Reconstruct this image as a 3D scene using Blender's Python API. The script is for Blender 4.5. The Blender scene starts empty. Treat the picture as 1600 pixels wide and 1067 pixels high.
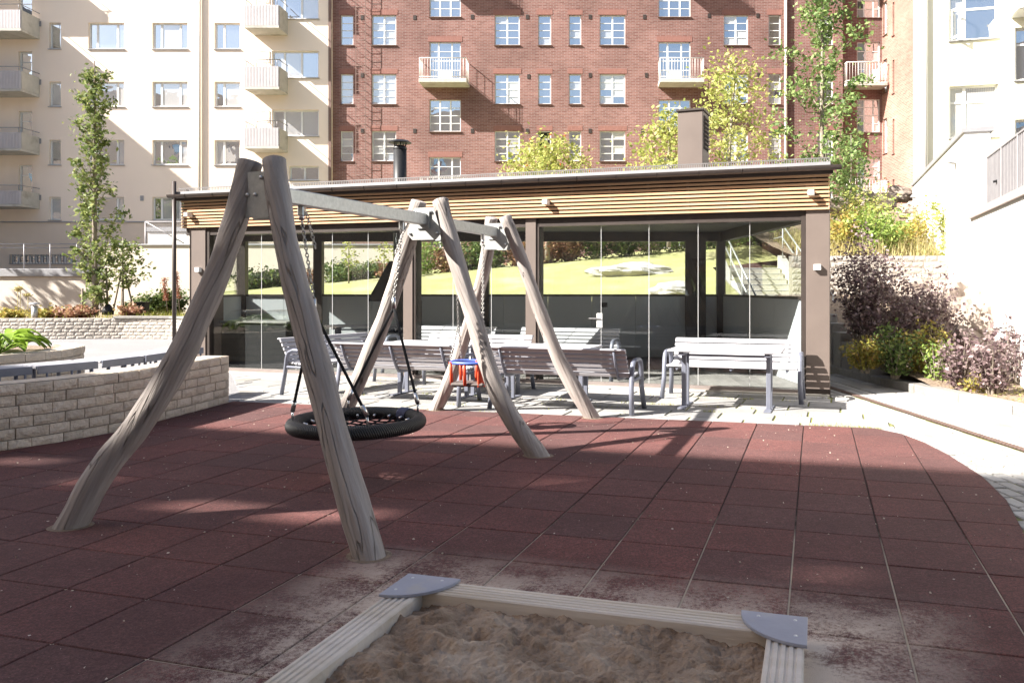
import bpy, math, random
import numpy as np
from mathutils import Matrix, Vector, noise
random.seed(7); rng = np.random.default_rng(11)
S = bpy.context.scene
COL = S.collection

# ------------------------------------------------------------------ camera, sky, sun, exposure
FPX, CX, HZ, EYE = 1243.0, 917.0, 450.0, 1.51          # measured from the rubber tile grid
cam_d = bpy.data.cameras.new("camera"); cam = bpy.data.objects.new("camera", cam_d); COL.objects.link(cam)
cam.location = (0, 0, EYE); cam.rotation_euler = (math.pi / 2, 0, 0)
cam_d.sensor_width = 36; cam_d.lens = FPX / 1600 * 36
cam_d.shift_x = (800 - CX) / 1600; cam_d.shift_y = (HZ - 533.5) / 1600
cam_d.clip_end = 1500; cam_d.clip_start = 0.05
S.camera = cam
SUN = Vector((2.87, 1.085, -2.36)).normalized()        # direction the sunlight travels
w = bpy.data.worlds.new("World"); S.world = w; w.use_nodes = True
nt = w.node_tree; bg = nt.nodes["Background"]; sk = nt.nodes.new("ShaderNodeTexSky")
sk.sky_type = 'NISHITA'; sk.sun_disc = False; sk.dust_density = 2.5; sk.ozone_density = .6
sk.sun_elevation = math.asin(-SUN.z); sk.sun_rotation = math.atan2(-SUN.x, -SUN.y)
nt.links.new(sk.outputs[0], bg.inputs[0]); bg.inputs[1].default_value = 0.06
sd = bpy.data.lights.new("sun", 'SUN'); sd.energy = 5.0; sd.angle = math.radians(0.53); sd.color = (1.0, 0.95, 0.88)
so = bpy.data.objects.new("sun", sd); COL.objects.link(so)
so.rotation_euler = SUN.to_track_quat('-Z', 'Y').to_euler(); so.location = (-30, -12, 40)
S.view_settings.view_transform = 'Standard'; S.view_settings.look = 'None'
S.view_settings.exposure = 1.88; S.view_settings.gamma = 1.0; S.view_settings.use_curve_mapping = False
S.cycles.max_bounces = 8; S.cycles.caustics_reflective = False; S.cycles.caustics_refractive = False; S.cycles.transparent_max_bounces = 24

# ------------------------------------------------------------------ helpers
def G(px, py, z=0.0):
    y = FPX * (EYE - z) / (py - HZ); return Vector(((px - CX) * y / FPX, y, z))
def at(px, py, y): return Vector(((px - CX) * y / FPX, y, EYE - (py - HZ) * y / FPX))
def zat(py, y): return EYE - (py - HZ) * y / FPX
def xat(px, y): return (px - CX) * y / FPX
ANG = math.radians(16.02)
UU = Vector((math.cos(ANG), -math.sin(ANG), 0)); VV = Vector((math.sin(ANG), math.cos(ANG), 0))

WM = {}                                                  # world matrices kept by hand
def tag(o, label, cat, group=None):
    o["label"] = label; o["category"] = cat
    if group: o["group"] = group
    return o
def struct(o): o["kind"] = "structure"; return o
def thing(name, label, cat, loc=(0, 0, 0), rz=0.0, group=None):
    o = bpy.data.objects.new(name, None); COL.objects.link(o); o.empty_display_size = 0.2
    o.location = loc; o.rotation_euler = (0, 0, rz)
    WM[o] = Matrix.Translation(Vector(loc)) @ Matrix.Rotation(rz, 4, 'Z')
    return tag(o, label, cat, group)
def link(name, me, parent=None, loc=None, rz=0.0, mat4=None):
    o = bpy.data.objects.new(name, me); COL.objects.link(o)
    if parent: o.parent = parent
    L = Matrix.Translation(Vector(loc or (0, 0, 0))) @ Matrix.Rotation(rz, 4, 'Z')
    if mat4 is not None: L = mat4
    o.matrix_local = L if parent else L
    if not parent: o.matrix_world = L
    WM[o] = (WM[parent] @ L) if parent else L
    return o
def dup(root, loc, rz, label, group=None):
    def cp(o, par):
        c = o.copy(); COL.objects.link(c); c.parent = par
        for ch in list(o.children): cp(ch, c)
        return c
    c = cp(root, None); c.location = loc; c.rotation_euler = (0, 0, rz); c["label"] = label
    if group: c["group"] = group
    return c

class MB:
    def __init__(s): s.v = []; s.f = []; s.sm = []
    def add(s, vs, fs, smooth=False):
        n = len(s.v); s.v += [tuple(p) for p in vs]; s.f += [tuple(n + i for i in f) for f in fs]; s.sm += [smooth] * len(fs); return s
    def box(s, a, b, M=None):
        (x0, y0, z0), (x1, y1, z1) = a, b
        vs = [Vector(p) for p in ((x0,y0,z0),(x1,y0,z0),(x1,y1,z0),(x0,y1,z0),(x0,y0,z1),(x1,y0,z1),(x1,y1,z1),(x0,y1,z1))]
        if M is not None: vs = [M @ p for p in vs]
        return s.add(vs, [(3,2,1,0),(4,5,6,7),(0,1,5,4),(1,2,6,5),(2,3,7,6),(3,0,4,7)])
    def cbox(s, a, b, c=0.006, M=None):
        """box with chamfered edges"""
        a = Vector(a); b = Vector(b); m = (a + b) / 2; h = (b - a) / 2
        c = min(c, h.x * .9, h.y * .9, h.z * .9)
        vs = []; idx = {}
        for sx in (-1, 1):
            for sy in (-1, 1):
                for sz in (-1, 1):
                    for ax in range(3):
                        p = [sx * h.x, sy * h.y, sz * h.z]
                        for k in range(3):
                            if k != ax: p[k] -= (sx, sy, sz)[k] * c
                        idx[(sx, sy, sz, ax)] = len(vs); vs.append(Vector(p) + m)
        fs = []
        for ax in range(3):
            o1, o2 = [k for k in range(3) if k != ax]
            for sg in (-1, 1):
                q = []
                for (i, j) in ((-1,-1),(1,-1),(1,1),(-1,1)):
                    t = [0,0,0]; t[ax] = sg; t[o1] = i; t[o2] = j; q.append(idx[(t[0],t[1],t[2],ax)])
                flip = (sg == 1) if ax != 1 else (sg == -1)
                fs.append(tuple(q) if flip else tuple(q[::-1]))
        for ax in range(3):
            o1, o2 = [k for k in range(3) if k != ax]
            for i in (-1, 1):
                for j in (-1, 1):
                    q = []
                    for (sg, who) in ((-1, o1), (1, o1), (1, o2), (-1, o2)):
                        t = [0,0,0]; t[ax] = sg; t[o1] = i; t[o2] = j; q.append(idx[(t[0],t[1],t[2],who)])
                    fs.append(tuple(q))
        for sx in (-1, 1):
            for sy in (-1, 1):
                for sz in (-1, 1): fs.append(tuple(idx[(sx,sy,sz,k)] for k in range(3)))
        # consistent outward winding
        out = []
        for f in fs:
            p = [vs[i] for i in f]; n = (p[1]-p[0]).cross(p[2]-p[0]); ctr = sum(p, Vector()) / len(p) - m
            out.append(f if n.dot(ctr) > 0 else f[::-1])
        if M is not None: vs = [M @ p for p in vs]
        return s.add(vs, out)
    def bar(s, p, q, wx, wz, c=0.0, up=(0,0,1)):
        """rectangular bar from p to q"""
        p = Vector(p); q = Vector(q); d = q - p; L = d.length; d.normalize(); up = Vector(up)
        if abs(d.dot(up)) > .98: up = Vector((0,1,0))
        x = d.cross(up).normalized(); z = x.cross(d).normalized()
        M = Matrix(((x.x,d.x,z.x,p.x),(x.y,d.y,z.y,p.y),(x.z,d.z,z.z,p.z),(0,0,0,1)))
        if c: return s.cbox((-wx/2,0,-wz/2),(wx/2,L,wz/2), c, M)
        return s.box((-wx/2,0,-wz/2),(wx/2,L,wz/2), M)
    def tube(s, pts, rad, n=8, caps=True, smooth=True, closed=False, squash=1.0):
        pts = [Vector(p) for p in pts]; N = len(pts)
        rad = list(rad) if hasattr(rad, '__len__') else [rad] * N
        vs = []; fs = []; prev = None
        for i, p in enumerate(pts):
            a = pts[(i-1) % N] if (closed or i) else p; b = pts[(i+1) % N] if (closed or i < N-1) else p
            d = (b - a).normalized()
            if prev is None:
                ref = Vector((0,0,1)) if abs(d.z) < .9 else Vector((1,0,0)); x = d.cross(ref).normalized()
            else: x = (prev - d * prev.dot(d)).normalized()
            prev = x; y = d.cross(x)
            for k in range(n):
                t = 2*math.pi*k/n; vs.append(p + (x*math.cos(t) + y*math.sin(t)*squash) * rad[i])
        for i in range(N if closed else N-1):
            i2 = (i+1) % N
            for k in range(n): fs.append((i*n+k, i*n+(k+1)%n, i2*n+(k+1)%n, i2*n+k))
        s.add(vs, fs, smooth)
        if caps and not closed:
            o = len(s.v) - len(vs)
            s.f.append(tuple(o+k for k in range(n))[::-1]); s.f.append(tuple(o+(N-1)*n+k for k in range(n))); s.sm += [False, False]
        return s
    def lathe(s, prof, ctr=(0,0,0), n=20, smooth=True):
        c = Vector(ctr); vs = []; fs = []
        for (r, z) in prof:
            for k in range(n): t = 2*math.pi*k/n; vs.append(c + Vector((r*math.cos(t), r*math.sin(t), z)))
        for i in range(len(prof)-1):
            for k in range(n): fs.append((i*n+k, i*n+(k+1)%n, (i+1)*n+(k+1)%n, (i+1)*n+k))
        return s.add(vs, fs, smooth)
    def prism(s, poly, z0, z1, ch=0.0):
        """vertical prism over an xy polygon (ccw), optional chamfered top"""
        area = sum(poly[i][0]*poly[(i+1)%len(poly)][1]-poly[(i+1)%len(poly)][0]*poly[i][1] for i in range(len(poly)))
        if area < 0: poly = poly[::-1]
        n = len(poly); vs = [(p[0],p[1],z0) for p in poly]
        if ch:
            c = Vector((sum(p[0] for p in poly)/n, sum(p[1] for p in poly)/n))
            ins = []
            for i in range(n):
                a = Vector(poly[i-1][:2]); b = Vector(poly[i][:2]); d = Vector(poly[(i+1)%n][:2])
                e1 = (b-a).normalized(); e2 = (d-b).normalized(); n1 = Vector((-e1.y,e1.x)); n2 = Vector((-e2.y,e2.x))
                k = n1+n2; k = k/max(k.length_squared,0.3)*2 if k.length > .1 else n1
                ins.append(b + k*ch)
            vs += [(p[0],p[1],z1-ch) for p in poly] + [(p.x,p.y,z1) for p in ins]; m = 3
        else: vs += [(p[0],p[1],z1) for p in poly]; m = 2
        fs = [tuple(range(n))[::-1], tuple((m-1)*n+i for i in range(n))]
        for L in range(m-1):
            for i in range(n): fs.append((L*n+i, L*n+(i+1)%n, (L+1)*n+(i+1)%n, (L+1)*n+i))
        return s.add(vs, fs)
    def mesh(s, name, mat):
        me = bpy.data.meshes.new(name); me.from_pydata([tuple(v) for v in s.v], [], s.f)
        me.polygons.foreach_set("use_smooth", s.sm); me.materials.append(mat); me.update(); return me
    def build(s, name, mat, parent=None, world=False):
        if world and parent:
            inv = WM[parent].inverted(); s.v = [tuple(inv @ Vector(v)) for v in s.v]
        return link(name, s.mesh(name, mat), parent)

def quads_mesh(name, V, mat, nper=4):
    """V: (N*nper,3) numpy array of disconnected polygons"""
    n = len(V); k = n // nper; me = bpy.data.meshes.new(name)
    me.vertices.add(n); me.vertices.foreach_set("co", V.astype(np.float32).ravel())
    me.loops.add(n); me.loops.foreach_set("vertex_index", np.arange(n, dtype=np.int32))
    me.polygons.add(k); me.polygons.foreach_set("loop_start", np.arange(0, n, nper, dtype=np.int32))
    me.polygons.foreach_set("loop_total", np.full(k, nper, dtype=np.int32))
    me.materials.append(mat); me.update(calc_edges=True); me.validate(); return me
def leaf_quads(C, size, flat=0.3, aspect=0.62, jit=0.35):
    """rhombic leaves at the centres C"""
    n = len(C); a = rng.normal(size=(n,3)); a[:,2] *= (1-flat); a /= np.linalg.norm(a,axis=1)[:,None]
    b = rng.normal(size=(n,3)); b[:,2] *= .6; b -= a*(a*b).sum(1)[:,None]; b /= np.linalg.norm(b,axis=1)[:,None]
    c = np.cross(a,b); sz = size*(1+jit*rng.uniform(-1,1,n))[:,None]
    P = np.empty((n,4,3)); P[:,0] = C-a*sz*.5; P[:,1] = C+b*sz*.5*aspect+c*sz*.1; P[:,2] = C+a*sz*.5; P[:,3] = C-b*sz*.5*aspect+c*sz*.1
    return P.reshape(-1,3)

# ------------------------------------------------------------------ materials
def mat(name, c1, c2=None, scale=4.0, rough=0.7, bump=0.0, bscale=None, metal=0.0, rand=0.0, stretch=(1,1,1),
        world=False, spec=0.4, detail=6, dirt=None, dscale=1.5, dlo=.55, dhi=.75, coat=0.0):
    m = bpy.data.materials.new(name); m.use_nodes = True; t = m.node_tree; N = t.nodes; L = t.links
    b = N["Principled BSDF"]; b.inputs["Roughness"].default_value = rough; b.inputs["Metallic"].default_value = metal
    b.inputs["Specular IOR Level"].default_value = spec; b.inputs["Coat Weight"].default_value = coat
    if world: src = N.new("ShaderNodeNewGeometry").outputs["Position"]
    else: src = N.new("ShaderNodeTexCoord").outputs["Object"]
    oi = N.new("ShaderNodeObjectInfo")
    ad = N.new("ShaderNodeVectorMath"); ad.operation = 'MULTIPLY_ADD'
    L.new(src, ad.inputs[0]); ad.inputs[1].default_value = stretch
    if world: ad.inputs[2].default_value = (0,0,0)
    else:
        sc = N.new("ShaderNodeVectorMath"); sc.operation = 'SCALE'; sc.inputs[0].default_value = (37,19,53)
        L.new(oi.outputs["Random"], sc.inputs["Scale"]); L.new(sc.outputs[0], ad.inputs[2])
    vec = ad.outputs[0]; m["vec"] = 0
    nz = N.new("ShaderNodeTexNoise"); nz.inputs["Scale"].default_value = scale; nz.inputs["Detail"].default_value = detail
    nz.inputs["Roughness"].default_value = .65; L.new(vec, nz.inputs["Vector"])
    rp = N.new("ShaderNodeMapRange"); rp.inputs[1].default_value = .3; rp.inputs[2].default_value = .7; L.new(nz.outputs[0], rp.inputs[0])
    mx = N.new("ShaderNodeMix"); mx.data_type = 'RGBA'; mx.inputs[6].default_value = (*c1,1); mx.inputs[7].default_value = (*(c2 or c1),1)
    L.new(rp.outputs[0], mx.inputs[0]); out = mx.outputs[2]
    if dirt:
        dn = N.new("ShaderNodeTexNoise"); dn.inputs["Scale"].default_value = dscale; dn.inputs["Detail"].default_value = 8; L.new(vec, dn.inputs["Vector"])
        dr = N.new("ShaderNodeMapRange"); dr.inputs[1].default_value = dlo; dr.inputs[2].default_value = dhi; L.new(dn.outputs[0], dr.inputs[0])
        dm = N.new("ShaderNodeMix"); dm.data_type = 'RGBA'; L.new(dr.outputs[0], dm.inputs[0]); L.new(out, dm.inputs[6]); dm.inputs[7].default_value = (*dirt,1); out = dm.outputs[2]
    if rand:
        hs = N.new("ShaderNodeHueSaturation"); ma = N.new("ShaderNodeMapRange"); ma.inputs[3].default_value = 1-rand; ma.inputs[4].default_value = 1+rand
        L.new(oi.outputs["Random"], ma.inputs[0]); L.new(ma.outputs[0], hs.inputs["Value"]); L.new(out, hs.inputs["Color"]); out = hs.outputs[0]
    L.new(out, b.inputs["Base Color"])
    if bump:
        bn = N.new("ShaderNodeTexNoise"); bn.inputs["Scale"].default_value = bscale or scale*4; bn.inputs["Detail"].default_value = 8; L.new(vec, bn.inputs["Vector"])
        bp = N.new("ShaderNodeBump"); bp.inputs["Strength"].default_value = min(1,bump); bp.inputs["Distance"].default_value = 0.02*max(1,bump)
        L.new(bn.outputs[0], bp.inputs["Height"]); L.new(bp.outputs[0], b.inputs["Normal"])
    return m
def foliage(name, cols, trans=0.35, rough=.55):
    m = bpy.data.materials.new(name); m.use_nodes = True; t = m.node_tree; N = t.nodes; L = t.links
    b = N["Principled BSDF"]; b.inputs["Roughness"].default_value = rough; b.inputs["Specular IOR Level"].default_value = .35
    g = N.new("ShaderNodeNewGeometry"); r = N.new("ShaderNodeValToRGB"); e = r.color_ramp.elements
    e[0].position = 0; e[0].color = (*cols[0],1); e[1].position = 1; e[1].color = (*cols[-1],1)
    for i, c in enumerate(cols[1:-1]): k = e.new((i+1)/(len(cols)-1)); k.color = (*c,1)
    L.new(g.outputs["Random Per Island"], r.inputs[0]); L.new(r.outputs[0], b.inputs["Base Color"])
    tr = N.new("ShaderNodeBsdfTranslucent"); L.new(r.outputs[0], tr.inputs[0]); ms = N.new("ShaderNodeMixShader"); ms.inputs[0].default_value = trans
    L.new(b.outputs[0], ms.inputs[1]); L.new(tr.outputs[0], ms.inputs[2]); L.new(ms.outputs[0], N["Material Output"].inputs[0]); return m
def glass(name, tint=(.93,.96,.95), refl=1.0):
    m = bpy.data.materials.new(name); m.use_nodes = True; t = m.node_tree; N = t.nodes; L = t.links
    N.remove(N["Principled BSDF"]); tr = N.new("ShaderNodeBsdfTransparent"); tr.inputs[0].default_value = (*tint,1)
    gl = N.new("ShaderNodeBsdfGlossy"); gl.inputs["Roughness"].default_value = 0.0; fr = N.new("ShaderNodeLayerWeight"); fr.inputs[0].default_value = .5
    pw_ = N.new("ShaderNodeMath"); pw_.operation = 'POWER'; pw_.inputs[1].default_value = 5; L.new(fr.outputs["Facing"], pw_.inputs[0])
    mu = N.new("ShaderNodeMath"); mu.operation = 'MULTIPLY_ADD'; mu.inputs[1].default_value = .9*refl; mu.inputs[2].default_value = .045*refl; mu.use_clamp = True; L.new(pw_.outputs[0], mu.inputs[0])
    ms = N.new("ShaderNodeMixShader"); L.new(mu.outputs[0], ms.inputs[0]); L.new(tr.outputs[0], ms.inputs[1]); L.new(gl.outputs[0], ms.inputs[2])
    L.new(ms.outputs[0], N["Material Output"].inputs[0]); return m
def pane(name, c1, c2, fac=.55):
    """coated window pane: reflects the sky over a dark or curtained room"""
    m = bpy.data.materials.new(name); m.use_nodes = True; t = m.node_tree; N = t.nodes; L = t.links
    b = N["Principled BSDF"]; b.inputs["Roughness"].default_value = .5
    tc = N.new("ShaderNodeTexCoord"); oi = N.new("ShaderNodeObjectInfo"); wv = N.new("ShaderNodeTexWave"); wv.inputs["Scale"].default_value = 6; wv.inputs["Distortion"].default_value = 3
    L.new(tc.outputs["Object"], wv.inputs[0]); mx = N.new("ShaderNodeMix"); mx.data_type = 'RGBA'; mx.inputs[6].default_value = (*c1,1); mx.inputs[7].default_value = (*c2,1)
    L.new(wv.outputs[1], mx.inputs[0]); L.new(mx.outputs[2], b.inputs["Base Color"])
    gl = N.new("ShaderNodeBsdfGlossy"); gl.inputs["Roughness"].default_value = .01; gl.inputs[0].default_value = (.92,.96,1,1)
    nz = N.new("ShaderNodeTexNoise"); nz.inputs["Scale"].default_value = 1.2; L.new(tc.outputs["Object"], nz.inputs["Vector"])
    bp = N.new("ShaderNodeBump"); bp.inputs["Strength"].default_value = .12; bp.inputs["Distance"].default_value = .05; L.new(nz.outputs[0], bp.inputs["Height"]); L.new(bp.outputs[0], gl.inputs["Normal"])
    ms = N.new("ShaderNodeMixShader"); ms.inputs[0].default_value = fac; L.new(b.outputs[0], ms.inputs[1]); L.new(gl.outputs[0], ms.inputs[2]); L.new(ms.outputs[0], N["Material Output"].inputs[0]); return m
def brickmat(name, c1, c2, mortar, bw=.27, bh=.078, axis='xz'):
    m = bpy.data.materials.new(name); m.use_nodes = True; t = m.node_tree; N = t.nodes; L = t.links
    b = N["Principled BSDF"]; b.inputs["Roughness"].default_value = .85; b.inputs["Specular IOR Level"].default_value = .2
    g = N.new("ShaderNodeNewGeometry"); sp = N.new("ShaderNodeSeparateXYZ"); L.new(g.outputs["Position"], sp.inputs[0])
    sm = N.new("ShaderNodeMath"); sm.operation = 'ADD'; L.new(sp.outputs[0], sm.inputs[0]); L.new(sp.outputs[1], sm.inputs[1])
    cb = N.new("ShaderNodeCombineXYZ"); L.new(sm.outputs[0], cb.inputs[0]); L.new(sp.outputs[2], cb.inputs[1])
    bt = N.new("ShaderNodeTexBrick"); L.new(cb.outputs[0], bt.inputs["Vector"]); bt.inputs["Color1"].default_value = (*c1,1); bt.inputs["Color2"].default_value = (*c2,1)
    bt.inputs["Mortar"].default_value = (*mortar,1); bt.inputs["Scale"].default_value = 1; bt.inputs["Brick Width"].default_value = bw; bt.inputs["Row Height"].default_value = bh
    bt.inputs["Mortar Size"].default_value = .009; bt.inputs["Bias"].default_value = -.1
    nz = N.new("ShaderNodeTexNoise"); nz.inputs["Scale"].default_value = .45; nz.inputs["Detail"].default_value = 9; L.new(g.outputs["Position"], nz.inputs["Vector"])
    hs = N.new("ShaderNodeHueSaturation"); mr = N.new("ShaderNodeMapRange"); mr.inputs[1].default_value = .3; mr.inputs[2].default_value = .7; mr.inputs[3].default_value = .78; mr.inputs[4].default_value = 1.25
    L.new(nz.outputs[0], mr.inputs[0]); L.new(mr.outputs[0], hs.inputs["Value"]); L.new(bt.outputs[0], hs.inputs["Color"]); L.new(hs.outputs[0], b.inputs["Base Color"])
    bp = N.new("ShaderNodeBump"); bp.inputs["Strength"].default_value = .8; bp.inputs["Distance"].default_value = .012; bp.invert = True
    L.new(bt.outputs[1], bp.inputs["Height"]); L.new(bp.outputs[0], b.inputs["Normal"]); return m

M = dict(
 asphalt=mat("asphalt", (.22,.215,.22), (.27,.262,.265), 30, .9, .6, 180, world=True, dirt=(.31,.30,.295), dscale=.5),
 ground=mat("ground_soil", (.10,.085,.07), (.15,.13,.10), 3, .95, .5, 20, world=True),
 slab=mat("paving_slab", (.245,.24,.235), (.33,.32,.31), 2.5, .85, .35, 60, rand=.2, world=True, dirt=(.22,.205,.17), dscale=1.1, dlo=.56),
 joint=mat("mossy_joint", (.13,.12,.07), (.24,.26,.06), 2.2, .95, .6, 30, world=True),
 sett=mat("granite_sett", (.27,.262,.25), (.38,.368,.355), 6, .85, .7, 40, rand=.22),
 kerb=mat("granite_kerb", (.20,.19,.178), (.27,.257,.24), 8, .85, .5, 50, rand=.1, dirt=(.20,.185,.165)),
 drain=mat("rusty_drain_grate", (.10,.066,.054), (.15,.10,.082), 20, .7, .3, 60, metal=.2),
 block=mat("split_face_block", (.53,.445,.35), (.66,.575,.475), 7, .92, 1.2, 26, rand=.14),
 blocklight=mat("pale_split_block", (.36,.325,.285), (.47,.43,.385), 5, .92, 1.0, 20, rand=.12),
 mortar=mat("wall_core", (.20,.18,.15), (.26,.235,.20), 6, .95, .5, 40),
 robinia=mat("weathered_robinia", (.25,.215,.195), (.44,.395,.365), 16, .82, .9, 34, stretch=(1,1,.05), dirt=(.17,.135,.115), dscale=9, dlo=.60, dhi=.74),
 endgrain=mat("end_grain", (.20,.17,.14), (.32,.28,.24), 18, .85, .4, 40),
 galv=mat("galvanised_steel", (.42,.43,.41), (.56,.57,.55), 30, .45, .05, 80, metal=.55),
 steel=mat("stainless_steel", (.62,.62,.62), (.7,.7,.7), 20, .28, metal=.95),
 chain=mat("chain_steel", (.36,.35,.33), (.5,.48,.45), 40, .4, metal=.8),
 rope=mat("black_rope", (.012,.012,.014), (.022,.022,.025), 200, .75, 1.0, 180),
 blackpl=mat("black_plastic", (.012,.012,.013), (.02,.02,.022), 30, .45),
 red=mat("red_rubber", (.55,.055,.02), (.65,.08,.03), 12, .45),
 blue=mat("blue_plastic", (.07,.12,.42), (.09,.15,.5), 12, .4),
 seatrub=mat("grey_rubber_seat", (.09,.075,.07), (.14,.12,.11), 20, .75),
 timber=mat("sandbox_timber", (.56,.49,.42), (.68,.61,.54), 6, .85, .5, 20, stretch=(.12,1,1), dirt=(.52,.44,.345), dscale=2.2, dlo=.46, dhi=.58),
 hpl=mat("grey_laminate_plate", (.30,.31,.37), (.34,.35,.41), 9, .5, .05, 60, dirt=(.40,.38,.35), dscale=5, dlo=.6),
 larch=mat("larch_slat", (.43,.245,.13), (.60,.395,.24), 3, .6, .2, 14, stretch=(.25,6,6), rand=.2),
 dark=mat("dark_brown_steel", (.035,.026,.022), (.05,.038,.033), 5, .5, rand=.05),
 brown=mat("taupe_cladding", (.125,.098,.085), (.15,.118,.102), 1.5, .6, .03, 50),
 roofm=mat("roof_sheet", (.17,.16,.16), (.22,.21,.21), 3, .5, metal=.3),
 gutter=mat("brown_gutter", (.06,.048,.043), (.08,.065,.06), 4, .4, metal=.2),
 panel=mat("pavilion_panel", (.46,.485,.51), (.51,.535,.555), 1.2, .6),
 ceil=mat("ceiling_board", (.20,.20,.205), (.25,.25,.25), 1.0, .8),
 deck=mat("deck_board", (.17,.155,.15), (.25,.235,.225), 3, .8, .2, 12, stretch=(1,.15,1), rand=.15),
 slat=mat("grey_bench_slat", (.38,.375,.40), (.46,.455,.475), 3, .6, .15, 25, stretch=(.1,1,1), rand=.08),
 bench=mat("bench_steel", (.16,.17,.215), (.2,.21,.255), 6, .45, metal=.25),
 yellow=mat("cream_plaster", (.87,.73,.61), (.90,.775,.655), .5, .9, .15, 60, world=True, stretch=(1,1,.3), dirt=(.79,.66,.55), dscale=.35),
 tan=mat("tan_plaster", (.70,.58,.47), (.75,.625,.51), .5, .9, .15, 60, world=True),  # darker cream: carries plinth shade on the cream building, plain colour on courtyard_block
 cream=mat("pale_plaster", (.77,.75,.60), (.82,.80,.66), .5, .9, .12, 60, world=True),
 white=mat("white_render", (.70,.695,.67), (.76,.755,.73), .6, .9, .1, 50, world=True, stretch=(1,1,.25), dirt=(.58,.56,.52), dscale=.6, dlo=.6, dhi=.85),
 retain=mat("retaining_render", (.64,.57,.49), (.70,.63,.55), .6, .9, .15, 40, world=True),
 brick=brickmat("red_brick", (.172,.074,.062), (.25,.125,.107), (.29,.225,.205)),
 brick2=brickmat("sunlit_brick", (.27,.125,.095), (.34,.18,.14), (.36,.285,.245)),  # red brick lightened: sun on the oblique wing is put into the colour
 soldier=mat("soldier_brick", (.215,.095,.076), (.30,.15,.125), 14, .85, .6, 30, stretch=(3,1,.4)),
 frame=mat("white_window_frame", (.76,.76,.74), (.8,.8,.78), 3, .5),
 metalw=mat("pale_balcony_steel", (.60,.565,.53), (.66,.62,.58), 5, .6),
 concrete=mat("balcony_concrete", (.44,.42,.37), (.55,.52,.47), 3, .9, .3, 30, dirt=(.33,.30,.25), dscale=2),
 corr=mat("corrugated_panel", (.52,.49,.50), (.58,.55,.56), 3, .55),
 sill=mat("metal_sill", (.30,.30,.315), (.36,.36,.375), 4, .5, metal=.3),
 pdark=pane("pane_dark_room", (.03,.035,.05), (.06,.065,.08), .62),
 pcurt=pane("pane_with_curtain", (.35,.36,.38), (.55,.55,.55), .40),
 pblind=pane("pane_with_blind", (.55,.56,.53), (.65,.65,.6), .25),
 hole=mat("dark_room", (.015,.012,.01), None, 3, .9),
 pipe=mat("cream_downpipe", (.68,.62,.53), (.74,.68,.6), 3, .5),
 railing=mat("grey_railing", (.27,.26,.27), (.33,.32,.33), 6, .5, metal=.3),
 ladder=mat("rusty_ladder", (.14,.085,.07), (.2,.13,.11), 20, .7),
 glass=glass("pavilion_glass", (.94,.958,.952), .9),
 soil=mat("mulch_soil", (.16,.115,.08), (.30,.23,.17), 14, .95, 1.5, 35, world=True),
 lawn=mat("lawn_grass", (.29,.295,.11), (.40,.385,.18), 1.3, .9, 1.2, 60, world=True, dirt=(.46,.42,.24), dscale=.7, dlo=.5, dhi=.7),
 rock=mat("granite_boulder", (.25,.20,.165), (.37,.305,.26), 1.6, .9, 1.4, 7, dirt=(.17,.13,.11), dscale=2.5),
 lawnrock=mat("pale_lawn_rock", (.38,.355,.33), (.50,.475,.45), 1.6, .9, 1.4, 7, dirt=(.33,.31,.26), dscale=2.5),
 bark=mat("grey_bark", (.16,.125,.10), (.30,.26,.21), 9, .9, .8, 25, stretch=(1,1,.3)),
 aspen=foliage("aspen_leaf", [(.09,.13,.04),(.15,.20,.06),(.23,.28,.09),(.32,.33,.12)], .35),
 ginkgo=foliage("maple_leaf", [(.09,.15,.05),(.15,.23,.075),(.24,.33,.11),(.30,.38,.14)], .35),
 rowan=foliage("rowan_leaf", [(.24,.29,.08),(.36,.40,.11),(.48,.49,.15),(.52,.48,.20)], .4),
 hosta=foliage("hosta_leaf", [(.16,.28,.03),(.26,.40,.05),(.36,.48,.09)], .35),
 purple=foliage("purple_leaf", [(.09,.055,.06),(.16,.105,.11),(.25,.18,.18),(.40,.31,.30)], .25, .33),
 ygreen=foliage("spirea_leaf", [(.22,.22,.05),(.34,.32,.07),(.44,.36,.09),(.44,.28,.09)], .35),
 dgreen=foliage("shrub_leaf", [(.05,.085,.025),(.08,.13,.035),(.14,.20,.055),(.22,.26,.08)], .3),
 juniper=foliage("juniper_needle", [(.14,.22,.05),(.22,.31,.07),(.34,.42,.11)], .3),
 redleaf=foliage("reddish_leaf", [(.22,.09,.06),(.34,.17,.11),(.42,.25,.16),(.26,.23,.09)], .3),
 grassb=foliage("long_grass", [(.20,.24,.03),(.30,.33,.05),(.40,.40,.09),(.48,.42,.16)], .4),
 dry=foliage("dry_grass", [(.40,.33,.16),(.52,.45,.24),(.42,.40,.12)], .4),
 plume=foliage("rusty_plume", [(.28,.09,.05),(.36,.14,.08)], .2),
 berry=mat("orange_berry", (.6,.12,.02), None, 5, .4),
)

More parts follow.
